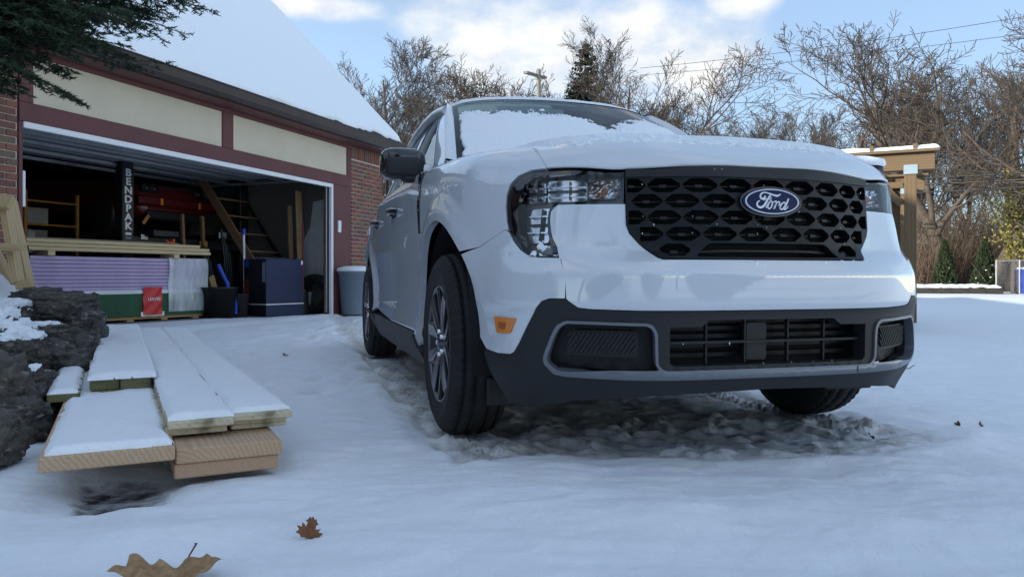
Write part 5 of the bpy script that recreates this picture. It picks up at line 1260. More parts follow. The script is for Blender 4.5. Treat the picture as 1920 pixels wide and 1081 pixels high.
# crumbs of snow on the bumper ledge under the grille
def ledge(U, V): return W(U, V)
U6, V6 = np.meshgrid(np.linspace(-.12, .37, 150), np.linspace(.640, .674, 16), indexing='ij')
h6 = (.010*np.clip(fbm(U6*16, V6*26, 91, 4)-.08, 0, 1)+.004*np.clip(fbm(U6*40, V6*60, 92, 3), 0, 1))*sstep(.642, .668, V6+.01*fbm(U6*14, 0*V6, 93))*((np.abs(U6+.05) < .06) | (np.abs(U6-.27) < .075)); h6 = np.where(h6 > .0012, h6, -.003)
snow_on('bumper_snow', ledge, np.array([0, -.35, .94]), U6, V6, h6, 'small crumbs of snow on the bumper ledge under the grille')
# clinging snow at the foot of the headlight
U7, V7 = np.meshgrid(np.linspace(-.86, -.715, 90), np.linspace(.684, .735, 40), indexing='ij')
h7 = .009*(1.1*fbm(U7*42, V7*42, 95, 4)+.32-(V7-.690)*16-np.abs(U7+.765)*5); h7 = np.where(h7 > .0004, np.minimum(h7, .005)+.001, -.004)
o7 = snow_on('headlight_snow', W, Wn(U7, V7), U7, V7, h7, 'clump of snow at the foot of the headlight beside the marker')
# flecks of snow and ice caught on the grille and under the hood lip
rg = random.Random(17); gb_ = MB()
for k in range(44):
    if k < 20: u_, v_ = rg.uniform(-.5, .5), .953+rg.uniform(-.004, .002)
    elif k < 38: u_, v_ = rg.uniform(-.48, .48), rg.choice((.9065, .857, .8055, .753))+rg.choice((.0225, -.0225, .003))
    else: u_, v_ = rg.uniform(-.33, .33), rg.choice((.345, .412, .484))
    p_ = W(np.array([u_]), np.array([v_]))[0]+Wn(np.array([u_]), np.array([v_]))[0]*(.006 if k < 38 else -.01); s_ = rg.uniform(.0010, .0024); l_ = rg.choice((1, 1, 1.6, 3.2))
    gb_.lathe([(.0004, -s_*l_), (s_*.8, -s_*.3*l_), (s_, s_*.3), (.0004, s_*.9)], 6, 'z', tuple(p_))
go_ = gb_.build('grille_snow', SNOW); go_.matrix_world = Matrix.Translation((TX, TY, 0)) @ Matrix.Rotation(TH, 4, 'Z'); tag(go_, 'flecks of snow caught on the truck grille', 'snow', kind='stuff')
# ------------------------------------------------------------------ lumber pile (lumber frame: across a, along b, up z)
M['fir'] = wood_mat('fir_board', (.54, .39, .26), (.40, .26, .155), 24, (0, 0, .06), 3.5)
M['fir2'] = wood_mat('fir_board_reddish', (.52, .35, .24), (.38, .23, .14), 40, (.05, 0, .02), 2.6)
M['cream'] = wood_mat('primed_board', (.60, .54, .40), (.50, .44, .31), 18, (0, 0, .1), 2.5, weather=(.14, .13, .07))
M['treated'] = wood_mat('green_treated_timber', (.21, .19, .09), (.13, .12, .05), 30, (0, 0, .04), 2.0, weather=(.09, .09, .05))
def lboard(label, a0, w, b0, ln, z0, th, mat, yaw=0.0, roll=0.0, group=None, name='board'):
    o = empty(name, (0, 0, 0)); tag(o, label, 'board', group)
    o.matrix_world = LMAT @ Matrix.Translation((a0, b0, z0)) @ Matrix.Rotation(yaw, 4, 'Z') @ Matrix.Rotation(roll, 4, 'Y')
    b = MB(); b.box((w/2, ln/2, th/2), (w, ln, th), bev=.0035); bo = b.build('plank', M[mat], o); return o
def board_snow(o, w, ln, th, h, seed, front=.012, side=.012, rag=.012, name='board_snow', label=None, w0=0, l0=0):
    na, nb = max(8, int((w-w0)/.007)), max(30, int(min(ln, 1.8)/.009))
    A = np.linspace(w0, w, na); B = np.concatenate([l0+np.linspace(0, 1.2, nb), l0+np.geomspace(1.22, max(ln-l0, 1.4), 60)])
    A_, B_ = np.meshgrid(A, B, indexing='ij')
    da = np.minimum(A_-w0-side, w-side-A_)+rag*fbm(A_*18, B_*18, seed, 3); db = np.minimum(B_-l0-front, ln-.01-B_)+rag*fbm(A_*16, B_*16, seed+5, 3)
    d = np.minimum(da, db); hh = h*np.sqrt(np.clip(d/.022, 0, 1))+(d > 0)*(.009*fbm(A_*7, B_*3, seed+9, 3)+.0012*fbm(A_*60, B_*60, seed+11, 2)); hh = np.where(d > 0, np.maximum(hh, .001), -.002)
    P = np.stack([A_, B_, th+hh], -1); mk = (d[:-1, :-1] > 0) | (d[1:, 1:] > 0)
    s, _ = grid_obj(name, P, SNOW, None, mask=mk); s.matrix_world = o.matrix_world.copy(); tag(s, label, 'snow', kind='stuff'); return s
o = lboard('wide tan board on the left, foremost of the lumber pile, snow on top', 0.0, .335, .0, 4.6, .095, .041, 'fir', name='wide_board'); board_snow(o, .335, 4.6, .041, .022, 201, .020, .012, .008, label='smooth snow on the wide left board of the lumber pile')
lboard('lower of the two stacked tan boards at the right of the pile', .335, .296, .045, 4.6, .028, .044, 'fir2', name='tan_board', yaw=.004)
lboard('upper of the two stacked tan boards at the right of the pile', .339, .300, .035, 4.7, .0735, .044, 'fir', name='tan_board', yaw=-.006)
lboard('lower cream primed board in the middle of the lumber pile', .318, .180, .190, 4.6, .128, .0225, 'cream', name='primed_board', yaw=.005)
o = lboard('upper cream primed board in the middle of the pile, snow on top', .325, .190, .160, 4.6, .1515, .0235, 'cream', name='primed_board', yaw=.004); board_snow(o, .194, 4.6, .0235, .020, 221, .030, -.002, .005, label='snow on the middle cream board of the lumber pile')
lboard('lowest of three cream boards at the right edge of the pile', .515, .175, .235, 4.5, .122, .017, 'cream', name='primed_board', yaw=.004)
lboard('second of three cream boards at the right edge of the pile', .512, .178, .222, 4.5, .1395, .015, 'cream', name='primed_board', yaw=.002)
o = lboard('top cream board at the right edge of the pile, snowy', .516, .186, .195, 4.5, .155, .0215, 'cream', name='primed_board', yaw=.004); board_snow(o, .186, 4.5, .0215, .019, 231, .040, -.001, .006, label='snow on the right cream board of the lumber pile')
lboard('left greenish treated timber behind the wide board', .085, .108, 1.14, 3.6, .158, .045, 'treated', name='treated_timber')
lboard('right greenish treated timber beside the cream boards', .196, .112, 1.13, 3.6, .158, .046, 'treated', name='treated_timber')
lboard('thin treated timber lying beneath the two greenish timbers', .125, .11, 1.12, 3.4, .137, .021, 'treated', name='treated_timber')
o = lboard('short snowy treated timber at the left edge of the pile', -.055, .112, 1.02, 1.5, .136, .034, 'treated', name='treated_timber', yaw=.02); board_snow(o, .112, 1.5, .034, .018, 241, .006, .006, .006, label='snow on the short timber at the left of the pile')
o = lboard('long narrow board along the left edge of the lumber pile', -.06, .09, 1.6, 3.2, .10, .035, 'fir', name='narrow_board'); board_snow(o, .09, 3.2, .035, .016, 251, .01, .008, .008, label='snow on the narrow board at the left of the pile')
# one sheet of snow spread over the greenish timbers
sh_ = empty('tmp'); sh_.matrix_world = LMAT @ Matrix.Translation((.078, 1.10, .158)); board_snow(sh_, .252, 3.6, .046, .024, 261, .022, -.010, .012, label='snow sheet bridging the greenish timbers of the pile'); bpy.data.objects.remove(sh_)
for k, bb in enumerate((.55, 2.4, 4.2)):
    o = lboard('%s wooden bearer under the lumber pile' % ('front', 'middle', 'rear')[k], -.02, .66, bb, .09, -.02, .056, 'fir2', name='bearer')
    b = MB(); b.box((.15, .045, .087), (.28, .088, .058), bev=.003); b.build('packing', M['fir2'], o)
# ------------------------------------------------------------------ stone wall
def rock_material():
    m = pm('dark_rough_stone', (.050, .047, .043), .9, col2=(.135, .125, .11), vs=7, bump=1.0, bs=38, bd=.02)
    nt = m.node_tree; N = nt.nodes.new; L = nt.links.new; b = nt.nodes['Principled BSDF']; src = b.inputs['Base Color'].links[0].from_socket
    n = N('ShaderNodeTexNoise'); n.inputs['Scale'].default_value = 26; n.inputs['Detail'].default_value = 8; tc = N('ShaderNodeTexCoord'); L(tc.outputs['Object'], n.inputs['Vector'])
    r = N('ShaderNodeMapRange'); r.inputs['From Min'].default_value = .60; r.inputs['From Max'].default_value = .70; L(n.outputs[0], r.inputs[0]); mx = N('ShaderNodeMixRGB'); mx.inputs[2].default_value = (.26, .26, .25, 1); L(r.outputs[0], mx.inputs[0]); L(src, mx.inputs[1]); L(mx.outputs[0], b.inputs['Base Color']); return m
M['rock'] = rock_material()
sw = empty('stone_wall', (-2.2, 3.2, 0)); tag(sw, 'low wall of dark rough stones at the left, patched with snow', 'stone wall')
swi = Matrix.Translation((2.2, -3.2, 0))
def stone(px, py, D, rw, rh, seed, depth=1.0, cap=None):
    c = at(px, py, D); rx = rw*D/FPX; rz = rh*D/FPX; ry = max(rx, rz)*.9*depth
    bm = bmesh.new(); bmesh.ops.create_icosphere(bm, subdivisions=6 if seed < 14 else 5, radius=1)
    rnd = random.Random(seed); q = Matrix.Rotation(rnd.uniform(0, 6), 3, 'Z'); so_ = Vector((seed*3.1, seed*1.7, seed*.9))
    for v in bm.verts:
        d = v.co.normalized(); e = [math.copysign(abs(t)**.72, t) for t in d]; p = Vector(e)
        n = mnoise.fractal(d*1.3+so_, 1.0, 2.0, 3)*.26+mnoise.fractal(d*4.0+so_, 1.0, 2.1, 4)*.12
        n += mnoise.noise(Vector((d.x*1.3, d.y*1.3, d.z*5.5))+so_)*.15+(.5-abs(mnoise.noise(d*3.6+so_)))*.12+(.5-abs(mnoise.noise(d*8.5+so_)))*.07+mnoise.fractal(d*15+so_, .7, 2.2, 4)*.055
        p *= (1+n); v.co = Vector((p.x*rx, p.y*ry, p.z*rz))
    me = bpy.data.meshes.new('stone'); bm.to_mesh(me); bm.free(); me.materials.append(M['rock']); me.polygons.foreach_set('use_smooth', [True]*len(me.polygons))
    o = link(bpy.data.objects.new('stone', me), sw); o.location = swi @ (c+Vector((0, ry*.75, 0)))
    if cap:
        cf, cr = cap; s = o.data.copy(); zs_ = [v.co.z for v in s.vertices]; zm = max(zs_)
        bm = bmesh.new(); bm.from_mesh(s); dele = []
        for v in bm.verts:
            n = Vector((v.co.x/rx, v.co.y/ry, v.co.z/rz)).normalized(); k = mnoise.fractal(v.co*9+so_, 1, 2, 2)*.22
            hgt = n.z-cr+k
            if hgt <= 0: dele.append(v)
            else: v.co += Vector((0, 0, cf*min(1, hgt*3)))+n*.004
        bmesh.ops.delete(bm, geom=dele, context='VERTS'); me2 = bpy.data.meshes.new('stone_snow'); bm.to_mesh(me2); bm.free(); me2.materials.clear(); me2.materials.append(SNOW)
        sc_ = link(bpy.data.objects.new('stone_snow', me2), o); sc_['kind'] = 'stuff'
ST = [(92, 582, 4.3, 56, 32, 1, None), (128, 574, 4.7, 34, 26, 2, None), (38, 634, 3.9, 60, 25, 3, (.02, .78)), (100, 640, 4.3, 52, 40, 4, None), (143, 640, 4.75, 20, 48, 5, None),
      (14, 660, 3.35, 52, 30, 6, (.03, .62)), (62, 690, 3.6, 62, 42, 7, None), (118, 692, 4.2, 44, 46, 8, None), (16, 735, 3.05, 44, 40, 9, (.025, .80)), (70, 750, 3.3, 52, 44, 10, None),
      (6, 800, 2.75, 50, 44, 11, None), (108, 735, 3.75, 36, 36, 12, None), (46, 800, 2.95, 44, 36, 13, None), (-40, 640, 3.4, 60, 44, 14, (.03, .4)), (-55, 730, 2.8, 66, 60, 15, None), (-50, 830, 2.4, 60, 50, 16, None),
      (60, 560, 4.75, 40, 20, 17, None), (120, 610, 5.0, 40, 40, 18, None), (150, 690, 4.7, 16, 22, 19, None), (90, 690, 4.2, 60, 60, 20, None), (30, 700, 3.7, 70, 60, 21, None), (20, 770, 3.2, 60, 60, 22, None), (4, 600, 4.2, 40, 26, 23, (.03, .5))]
for s_ in ST: stone(*s_[:6], cap=s_[6])
# dead stems poking out of the bed
o = empty('dry_stems', at(8, 565, 4.6)); tag(o, 'few dry brown stems in the snow above the stone wall', 'plant')
for k in range(7): b = MB(); a = random.uniform(0, 6.3); l = random.uniform(.10, .2); b.tube([(0, 0, -.12), (math.cos(a)*l*.3, math.sin(a)*l*.3, l*.15-.03), (math.cos(a)*l, math.sin(a)*l, l*.35-.03)], [.005, .004, .002], 5); b.build('stem', M['brownwood'], o)
# ------------------------------------------------------------------ wooden trestle on the raised bed
M['newwood'] = wood_mat('new_pine', (.60, .44, .25), (.47, .32, .16), 18, along='Y')
tr = empty('wooden_trestle', at(-30, 540, 5.2)); tag(tr, 'pale pine trestle leaning beside the brick pier at left', 'trestle')
def trb(name, p0, p1, w, h):
    a, b_ = at(*p0)-tr.location, at(*p1)-tr.location; return beam(name, a, b_, w, h, M['newwood'], tr, up=(1, 0, 0))
trb('leg', (8, 368, 5.2), (34, 532, 5.05), .045, .085); trb('leg', (20, 375, 5.3), (52, 530, 5.2), .045, .085)
trb('cross_rail', (-120, 372, 5.12), (22, 380, 5.1), .10, .040); trb('cross_rail', (-120, 462, 5.02), (44, 463, 5.0), .075, .040); trb('foot', (32, 535, 5.05), (62, 530, 5.05), .06, .05)
trb('leg', (-110, 368, 5.2), (-140, 540, 5.05), .045, .085); trb('brace', (-25, 440, 5.3), (24, 536, 5.3), .04, .07)
tr2 = at(-5, 545, 5.25)
X8, Y8 = np.meshgrid(np.linspace(-.55, .22, 60), np.linspace(-.3, .35, 50), indexing='ij'); P = np.stack([X8+tr2.x, Y8+tr2.y, .50+.16*np.exp(-((X8+.02)/.12)**2-((Y8)/.14)**2)+.03*fbm(X8*5, Y8*5, 7, 3)-.5*np.clip(np.hypot(X8+.15, Y8)-.28, 0, 1)], -1)
sd_, _ = grid_obj('snow_heap', P, SNOW); tag(sd_, 'heap of snow at the foot of the pine trestle', 'snow', kind='stuff')
# ------------------------------------------------------------------ fallen leaves
def leaf_mat(n, c1, c2): return pm(n, c1, .7, col2=c2, vs=40, bump=.5, bs=80, bd=.004)
M['leaf'] = leaf_mat('dry_maple_leaf', (.24, .135, .060), (.46, .30, .15)); M['leaf2'] = leaf_mat('dry_brown_leaf', (.12, .045, .02), (.24, .10, .04))
MAPLE = [(0, -.02), (.10, .02), (.26, -.02), (.34, .06), (.52, .10), (.46, .20), (.58, .34), (.44, .36), (.36, .34), (.40, .48), (.30, .46), (.20, .40), (.20, .56), (.28, .66), (.20, .70), (.14, .84), (.08, .80), (0, 1.0)]
MAPLE = MAPLE+[(-x, y) for x, y in MAPLE[-2:0:-1]]
def maple_leaf(name, label, loc, size, rot, curl, fold, mat, seed, stem=True):
    o = empty(name, loc); o.rotation_euler = rot; tag(o, label, 'leaf', 'fallen leaves on the snow')
    rnd = random.Random(seed)
    pts = [(x*(1+rnd.uniform(-.06, .06)), y*(1+rnd.uniform(-.05, .05))) for x, y in MAPLE]
    def S(x, y):
        r2 = x*x+(y-.35)**2; z = curl*r2+fold*np.abs(x)+.05*np.sin(x*9+seed)*np.cos(y*8)+.03*np.sin(x*23+y*17+seed); return np.stack([x*size, y*size, z*size], -1)
    def Nn(x, y): return np.stack([0*x, 0*x, 0*x+1.], -1)
    p = panel('blade', pts, mat, o, step=.05, S=S, Nf=Nn, flange=0, est=.035)
    for po in p.data.polygons: po.use_smooth = True
    p.data.normals_split_custom_set([(0, 0, 0)]*len(p.data.loops))
    if stem:
        b = MB(); b.tube([(0, 0, 0), (-.02*size, -.08*size, .07*size), (-.07*size, -.15*size, .16*size), (-.072*size, -.152*size, .172*size)], [.010*size, .009*size, .010*size, .020*size], 6); b.build('stem', M['leaf2'], o)
    return o
def on_snow(px, py, lift=0.0):
    D = FPX*CH/(py-YH)
    for _ in range(8): p = at(px, py, D); D = FPX*(CH-gz1(p.x, p.y))/(py-YH)
    return at(px, py, D)+Vector((0, 0, lift))
p = on_snow(345, 1072, .012); maple_leaf('maple_leaf', 'large dry maple leaf with upright stem in the near snow', p, .205, (R(-9), R(3), R(174)), .30, .16, M['leaf'], 3)
p = on_snow(575, 1012, .004); maple_leaf('maple_leaf', 'curled brown leaf standing half buried in the snow', p, .058, (R(62), R(25), R(20)), -.6, .5, M['leaf2'], 8, False)
p = on_snow(1637, 826, .006); maple_leaf('maple_leaf', 'small red-brown leaf at the edge of the tyre slush', p, .034, (R(50), R(10), R(70)), .5, .2, M['leaf2'], 5, False)
p = on_snow(535, 668, .004); maple_leaf('maple_leaf', 'tiny brown leaf on the snow between lumber and truck', p, .05, (R(20), R(10), R(40)), .4, .2, M['leaf2'], 6, False)
p = on_snow(1800, 798, .003); maple_leaf('maple_leaf', 'sliver of leaf on the snow right of the truck', p, .03, (R(10), R(60), R(40)), .4, .2, M['leaf2'], 9, False)
p = on_snow(1838, 800, .003); maple_leaf('maple_leaf', 'dark leaf tip rightmost on the snow', p, .025, (R(60), R(20), R(10)), .4, .2, M['leaf2'], 10, False)
p = on_snow(1708, 692, .004); o = empty('twig', p); tag(o, 'small twig on the snow behind the right bumper corner', 'twig'); b = MB(); b.tube([(-.03, 0, 0), (.0, .01, .004), (.02, .02, .016), (.035, .02, .022)], .003, 5); b.build('stick', M['brownwood'], o)
# ------------------------------------------------------------------ trees
def bark(name, c1, c2): return pm(name, c1, .95, col2=c2, vs=5, bump=.6, bs=20, bd=.02)
M['bark'] = bark('bark_brown', (.060, .045, .034), (.115, .085, .062)); M['bark2'] = bark('bark_grey', (.060, .052, .045), (.115, .098, .082)); M['bark3'] = bark('bark_warm', (.062, .048, .036), (.115, .090, .068))
M['needle'] = pm('dark_needles', (.012, .030, .014), .7, col2=(.030, .060, .024), vs=3); M['arbor'] = pm('arborvitae_green', (.012, .027, .010), .75, col2=(.036, .050, .014), vs=9); M['spruce'] = pm('spruce_green', (.014, .026, .015), .75, col2=(.032, .046, .024), vs=3)
class Tree:
    def __init__(s, seed): s.r = random.Random(seed); s.V = []; s.F = []; s.crown = ([], []); s.trunk = ([], [])
    def seg(s, tgt, pts, rads, n):
        V, F = tgt; b = len(V); up = Vector((.31, .17, .93))
        for i, p in enumerate(pts):
            t = (pts[min(i+1, len(pts)-1)]-pts[max(i-1, 0)]); a = t.cross(up)
            if a.length < 1e-6: a = Vector((1, 0, 0))
            a.normalize(); c = a.cross(t).normalized()
            for k in range(n):
                w = 6.2832*k/n; V.append(p+a*(rads[i]*math.cos(w))+c*(rads[i]*math.sin(w)))
        for i in range(len(pts)-1):
            for k in range(n): j = (k+1) % n; F.append((b+i*n+k, b+i*n+j, b+i*n+n+j, b+i*n+n+k))
    def grow(s, p, d, L, r, lev, maxlev, P):
        n = P['seg'][min(lev, len(P['seg'])-1)]; pts = [p.copy()]; rads = [r]; q = p.copy(); dd = d.copy(); st = L/n
        for i in range(n):
            w = P['wob']*(1+.12*lev); dd = (dd+Vector((s.r.gauss(0, w), s.r.gauss(0, w), s.r.gauss(0, w)*.7+P['up'][min(lev, len(P['up'])-1)]))).normalized()
            q = q+dd*st; pts.append(q.copy()); rads.append(max(P['rmin'], r*(1-(i+1)/n*P['taper'])))
        s.seg(s.trunk if lev == 0 else s.crown, pts, rads, 7 if lev == 0 else 5 if lev == 1 else 3)
        if lev >= maxlev: return
        k = P['kids'][lev]; k = s.r.randint(*k) if isinstance(k, tuple) else k
        for i in range(k):
            f = P['start'][min(lev, len(P['start'])-1)]; t = f+(1-f)*((i+s.r.random()*.9)/k); t = min(t, .999)*n; j = int(t); f2 = t-j
            bp = pts[j].lerp(pts[j+1], f2); br = rads[j]*(1-f2)+rads[j+1]*f2
            ax = (pts[j+1]-pts[j]).normalized(); az = s.r.uniform(0, 6.2832); per = ax.cross(Vector((math.cos(az), math.sin(az), .31))).normalized()
            an = R(s.r.uniform(*P['ang'])); nd = (ax*math.cos(an)+per*math.sin(an)).normalized()
            s.grow(bp, nd, L*s.r.uniform(*P['len'][min(lev, len(P['len'])-1)])*(1-.35*t/n), max(P['rmin'], br*s.r.uniform(.45, .72)), lev+1, maxlev, P)
def make_tree(seed, H, P, maxlev, mat, name='bare_tree'):
    t = Tree(seed); t.grow(Vector((0, 0, -.3)), Vector((t.r.gauss(0, .04), t.r.gauss(0, .04), 1)).normalized(), H*P['trunk'], P['r0']*H, 0, maxlev, P)
    root = empty(name); mesh_obj('trunk', t.trunk[0], t.trunk[1], mat, root, True); mesh_obj('crown', t.crown[0], t.crown[1], mat, root, True); return root
PA = dict(seg=[8, 6, 5, 4, 3, 2], wob=.09, up=[.05, .10, .09, .08, .06], taper=.82, rmin=.011, kids=[(10, 12), (7, 9), (6, 8), (5, 6), (2, 3)], start=[.26, .2, .15, .15], ang=(22, 52), len=[(.42, .62), (.40, .6), (.42, .62), (.4, .65)], trunk=.86, r0=.014)
PB = dict(seg=[6, 6, 5, 4, 3, 2], wob=.13, up=[.03, .07, .06, .06, .05], taper=.75, rmin=.011, kids=[(6, 8), (7, 9), (6, 7), (5, 6), (2, 3)], start=[.22, .25, .2, .15], ang=(28, 62), len=[(.6, .85), (.45, .7), (.42, .66), (.4, .65)], trunk=.62, r0=.021)
PS = dict(seg=[4, 4, 3, 3], wob=.16, up=[.02, .04, .02], taper=.7, rmin=.007, kids=[(5, 6), (4, 6), (3, 4)], start=[.1, .15, .15], ang=(18, 60), len=[(.6, .95), (.5, .8), (.4, .7)], trunk=.6, r0=.010)
protos = {'A': [make_tree(11+i, 14, PA, 4, M['bark2']) for i in range(2)], 'B': [make_tree(31+i, 14, PB, 4, M['bark']) for i in range(3)]}
TREES = [ # px of trunk, px of top, distance, kind, proto, label
 (735, 35, 44, 'A', 0, 'tall twiggy bare tree behind the end of the garage roof'),
 (690, 150, 52, 'A', 1, 'smaller bare tree just above the garage rake'),
 (800, 118, 50, 'A', 1, 'bare tree between the garage roof and the truck cab'),
 (885, 100, 47, 'B', 0, 'bare tree left of the utility pole'),
 (960, 140, 55, 'B', 1, 'slender bare tree directly behind the utility pole'),
 (1060, 95, 50, 'B', 2, 'bare tree left of the dark spruce'),
 (1165, 55, 46, 'A', 0, 'tall bare tree just right of the dark spruce'),
 (1225, 62, 40, 'B', 1, 'dark-trunked bare tree above the truck roof'),
 (1320, 195, 48, 'B', 0, 'low bare tree right of the windshield'),
 (1400, 190, 50, 'B', 2, 'low bare tree above the middle of the hood'),
 (1475, 180, 52, 'A', 1, 'thin bare tree above the hood badge'),
 (1550, 165, 44, 'B', 1, 'forked bare tree above the pergola left end'),
 (1615, 150, 42, 'B', 2, 'bare tree right behind the pergola beam'),
 (1700, 105, 36, 'B', 0, 'bare tree left of the tall oak at right'),
 (1775, 40, 31, 'B', 2, 'tall spreading bare tree at the right'),
 (1850, 30, 29, 'B', 1, 'large bare oak near the right edge'),
 (1935, -10, 26, 'B', 0, 'big bare tree cut by the right edge'),
 (2030, -60, 24, 'B', 2, 'bare tree beyond the right edge'),
 (1745, 170, 40, 'A', 0, 'thin bare tree standing behind the thicket'),
 (655, 175, 60, 'B', 1, 'low bare tree at the foot of the garage roof slope'), (765, 150, 62, 'A', 0, 'far bare tree behind the tall twiggy one'), (840, 165, 62, 'B', 2, 'far low bare tree left of the truck cab'), (920, 155, 64, 'A', 1, 'far bare tree above the truck roof left side'),
 (1035, 150, 60, 'A', 1, 'far bare tree right of the utility pole'), (1120, 140, 60, 'B', 0, 'far bare tree behind the dark spruce'), (1270, 170, 58, 'A', 0, 'far bare tree above the right windshield corner'), (1360, 205, 60, 'A', 1, 'far thin bare tree above the hood'), (1440, 205, 60, 'B', 0, 'far bare tree above the emblem'),
 (1520, 200, 58, 'A', 0, 'far bare tree left of the pergola'), (1590, 195, 56, 'B', 1, 'far bare tree behind the pergola roof'), (1660, 180, 50, 'A', 1, 'far thin bare tree right of the pergola'), (1810, 120, 40, 'A', 1, 'thin bare tree between the two large ones at right'), (1890, 110, 38, 'A', 0, 'thin bare tree behind the big right-hand oak')]
used_p = set()
def put_tree(kind, i, loc, sc, rz, label, group='bare trees behind the yard'):
    p = protos[kind][i % len(protos[kind])]
    o = p if (kind, i) not in used_p else copy_tree(p); used_p.add((kind, i))
    o.location = loc; o.scale = (sc[0], sc[0], sc[1]); o.rotation_euler = (0, 0, rz); tag(o, label, 'tree', group); return o
for n_, (px, pt, D, kd, i, lb) in enumerate(TREES):
    top = at(px, pt, D); h = top.z; hh_ = max(v.co.z for ch in protos[kd][i].children for v in ch.data.vertices); s_ = h/hh_
    o = put_tree(kd, i, (top.x, top.y, 0), (s_*random.uniform(.95, 1.15)*(1.25 if kd == 'A' else 1.1), s_), random.uniform(0, 6.28), lb)
    if n_ in (13, 14, 15, 16, 17):
        for ch in o.children:
            if len(ch.material_slots): ch.material_slots[0].link = 'OBJECT'; ch.material_slots[0].material = M['bark3']
# trees and a house across the street, behind the camera: they are what the truck's front reflects
for n_, (x, y, h, kd, i, lb) in enumerate(((-14, -26, 13, 'B', 0, 'bare street tree behind the viewer at left'), (-4, -34, 15, 'A', 0, 'bare street tree behind the viewer'), (7, -30, 14, 'B', 2, 'bare street tree behind the viewer at right'), (18, -27, 13, 'B', 1, 'bare street tree far behind at right'), (-30, -20, 14, 'A', 1, 'bare street tree far behind at left'))):
    put_tree(kd, i, (x, y, 0), (h/14, h/14), random.uniform(0, 6), lb, 'street trees behind the viewer')
# spruce
def spruce(name, label, loc, H, Rb, seed):
    o = empty(name, loc); tag(o, label, 'tree'); r = random.Random(seed); b = MB(); b.tube([(0, 0, -.2), (0, 0, H)], [H*.016, .02], 7); b.build('trunk', M['bark'], o)
    V = []; F = []
    z = H*.06
    while z < H*.985:
        f = 1-z/H; L = Rb*(f**.85)*r.uniform(.7, 1.12)+.12; nb = 6
        for k in range(nb):
            a = r.uniform(0, 6.283); n = max(4, int(L/.16)); p = Vector((0, 0, z)); dirv = Vector((math.cos(a), math.sin(a), -.12))
            for j in range(n):
                t = (j+1)/n; c = p+dirv*(L*t)+Vector((0, 0, .28*L*t*t-.12*L*t))
                for m in range(5):
                    w = (.30*L*(1-t)+.12)*r.uniform(.6, 1.1); sa = a+r.choice((-1, 1))*r.uniform(.5, 1.3); e = c+Vector((math.cos(sa)*w, math.sin(sa)*w, -r.uniform(.2, .6)*w-.05)); q = Vector((-math.sin(sa), math.cos(sa), r.uniform(-.5, .5)))*(.055+.05*r.random())
                    bi = len(V); V += [c+q, c-q, e-q*.4, e+q*.4]; F.append((bi, bi+1, bi+2, bi+3))
        z += H*.013*r.uniform(.7, 1.2)
    mesh_obj('crown', V, F, M['spruce'], o); return o
tp = at(1097, 72, 46); spruce('spruce_tree', 'dark pointed spruce tree standing among the bare trees', (tp.x, tp.y, 0), tp.z, 3.9, 4)
for (x, y, h, rb, lb, sd_) in ((-3.5, -11, 10, 2.6, 'unseen spruce across the drive behind the viewer, left', 21), (4.5, -13.5, 11.5, 2.9, 'unseen spruce across the drive behind the viewer, middle', 22), (12, -10, 9, 2.5, 'unseen spruce across the drive behind the viewer, right', 23), (-10.5, -9, 9, 2.4, 'unseen spruce behind the viewer beside the added house', 24)):  # out-of-view spruces, mirrored in the headlights, placed to darken the bumper
    o = spruce('spruce_tree', lb, (x, y, 0), h, rb, sd_)
# columnar arborvitae
def arborvitae(label, px, top, D, wpx, seed):
    p = at(px, top, D); H = p.z; Rb = wpx/2*D/FPX; o = empty('arborvitae', (p.x, p.y, 0)); tag(o, label, 'shrub', 'pointed evergreens by the thicket'); r = random.Random(seed); V = []; F = []; SV = []; SF = []
    for k in range(9000):
        t = r.random()**1.25; z = .03+t*(H-.05); R0 = Rb*((1-t)**.75)*(.75+.25*min(1, t*6)); a = r.uniform(0, 6.283); lump = 1+.14*math.sin(a*5+z*6+seed)+.10*math.sin(a*11-z*13); rr = R0*lump*(r.random()**.28)
        c = Vector((rr*math.cos(a), rr*math.sin(a), z)); u_ = Vector((math.cos(a)*.35+r.gauss(0, .25), math.sin(a)*.35+r.gauss(0, .25), 1)).normalized(); w = u_.cross(Vector((r.gauss(0, 1), r.gauss(0, 1), .1))).normalized(); l = r.uniform(.07, .15); q = w*r.uniform(.012, .026)
        i = len(V); V += [c-q, c+q, c+u_*l+q*.3, c+u_*l-q*.3]; F.append((i, i+1, i+2, i+3))
    mesh_obj('crown', V, F, M['arbor'], o); b = MB(); b.tube([(0, 0, -.1), (0, 0, H*.8)], [.05, .01], 6); b.build('trunk', M['bark'], o)
    b = MB()
    for k in range(26):
        t = r.random()**1.1; a = r.uniform(3.3, 6.1); rr = Rb*((1-t)**.75); c = Vector((rr*math.cos(a), rr*math.sin(a), .05+t*H*.85)); s_ = r.uniform(.02, .05); b.lathe([(.001, -s_*.5), (s_*1.2, -s_*.2), (s_, s_*.4), (.001, s_*.7)], 6, 'z', c)
    s2 = b.build('snow_tufts', SNOW, o); s2['kind'] = 'stuff'
arborvitae('left of the two pointed evergreen shrubs', 1772, 453, 30, 46, 3); arborvitae('right of the two pointed evergreen shrubs, next to the fence', 1847, 448, 29, 48, 5)
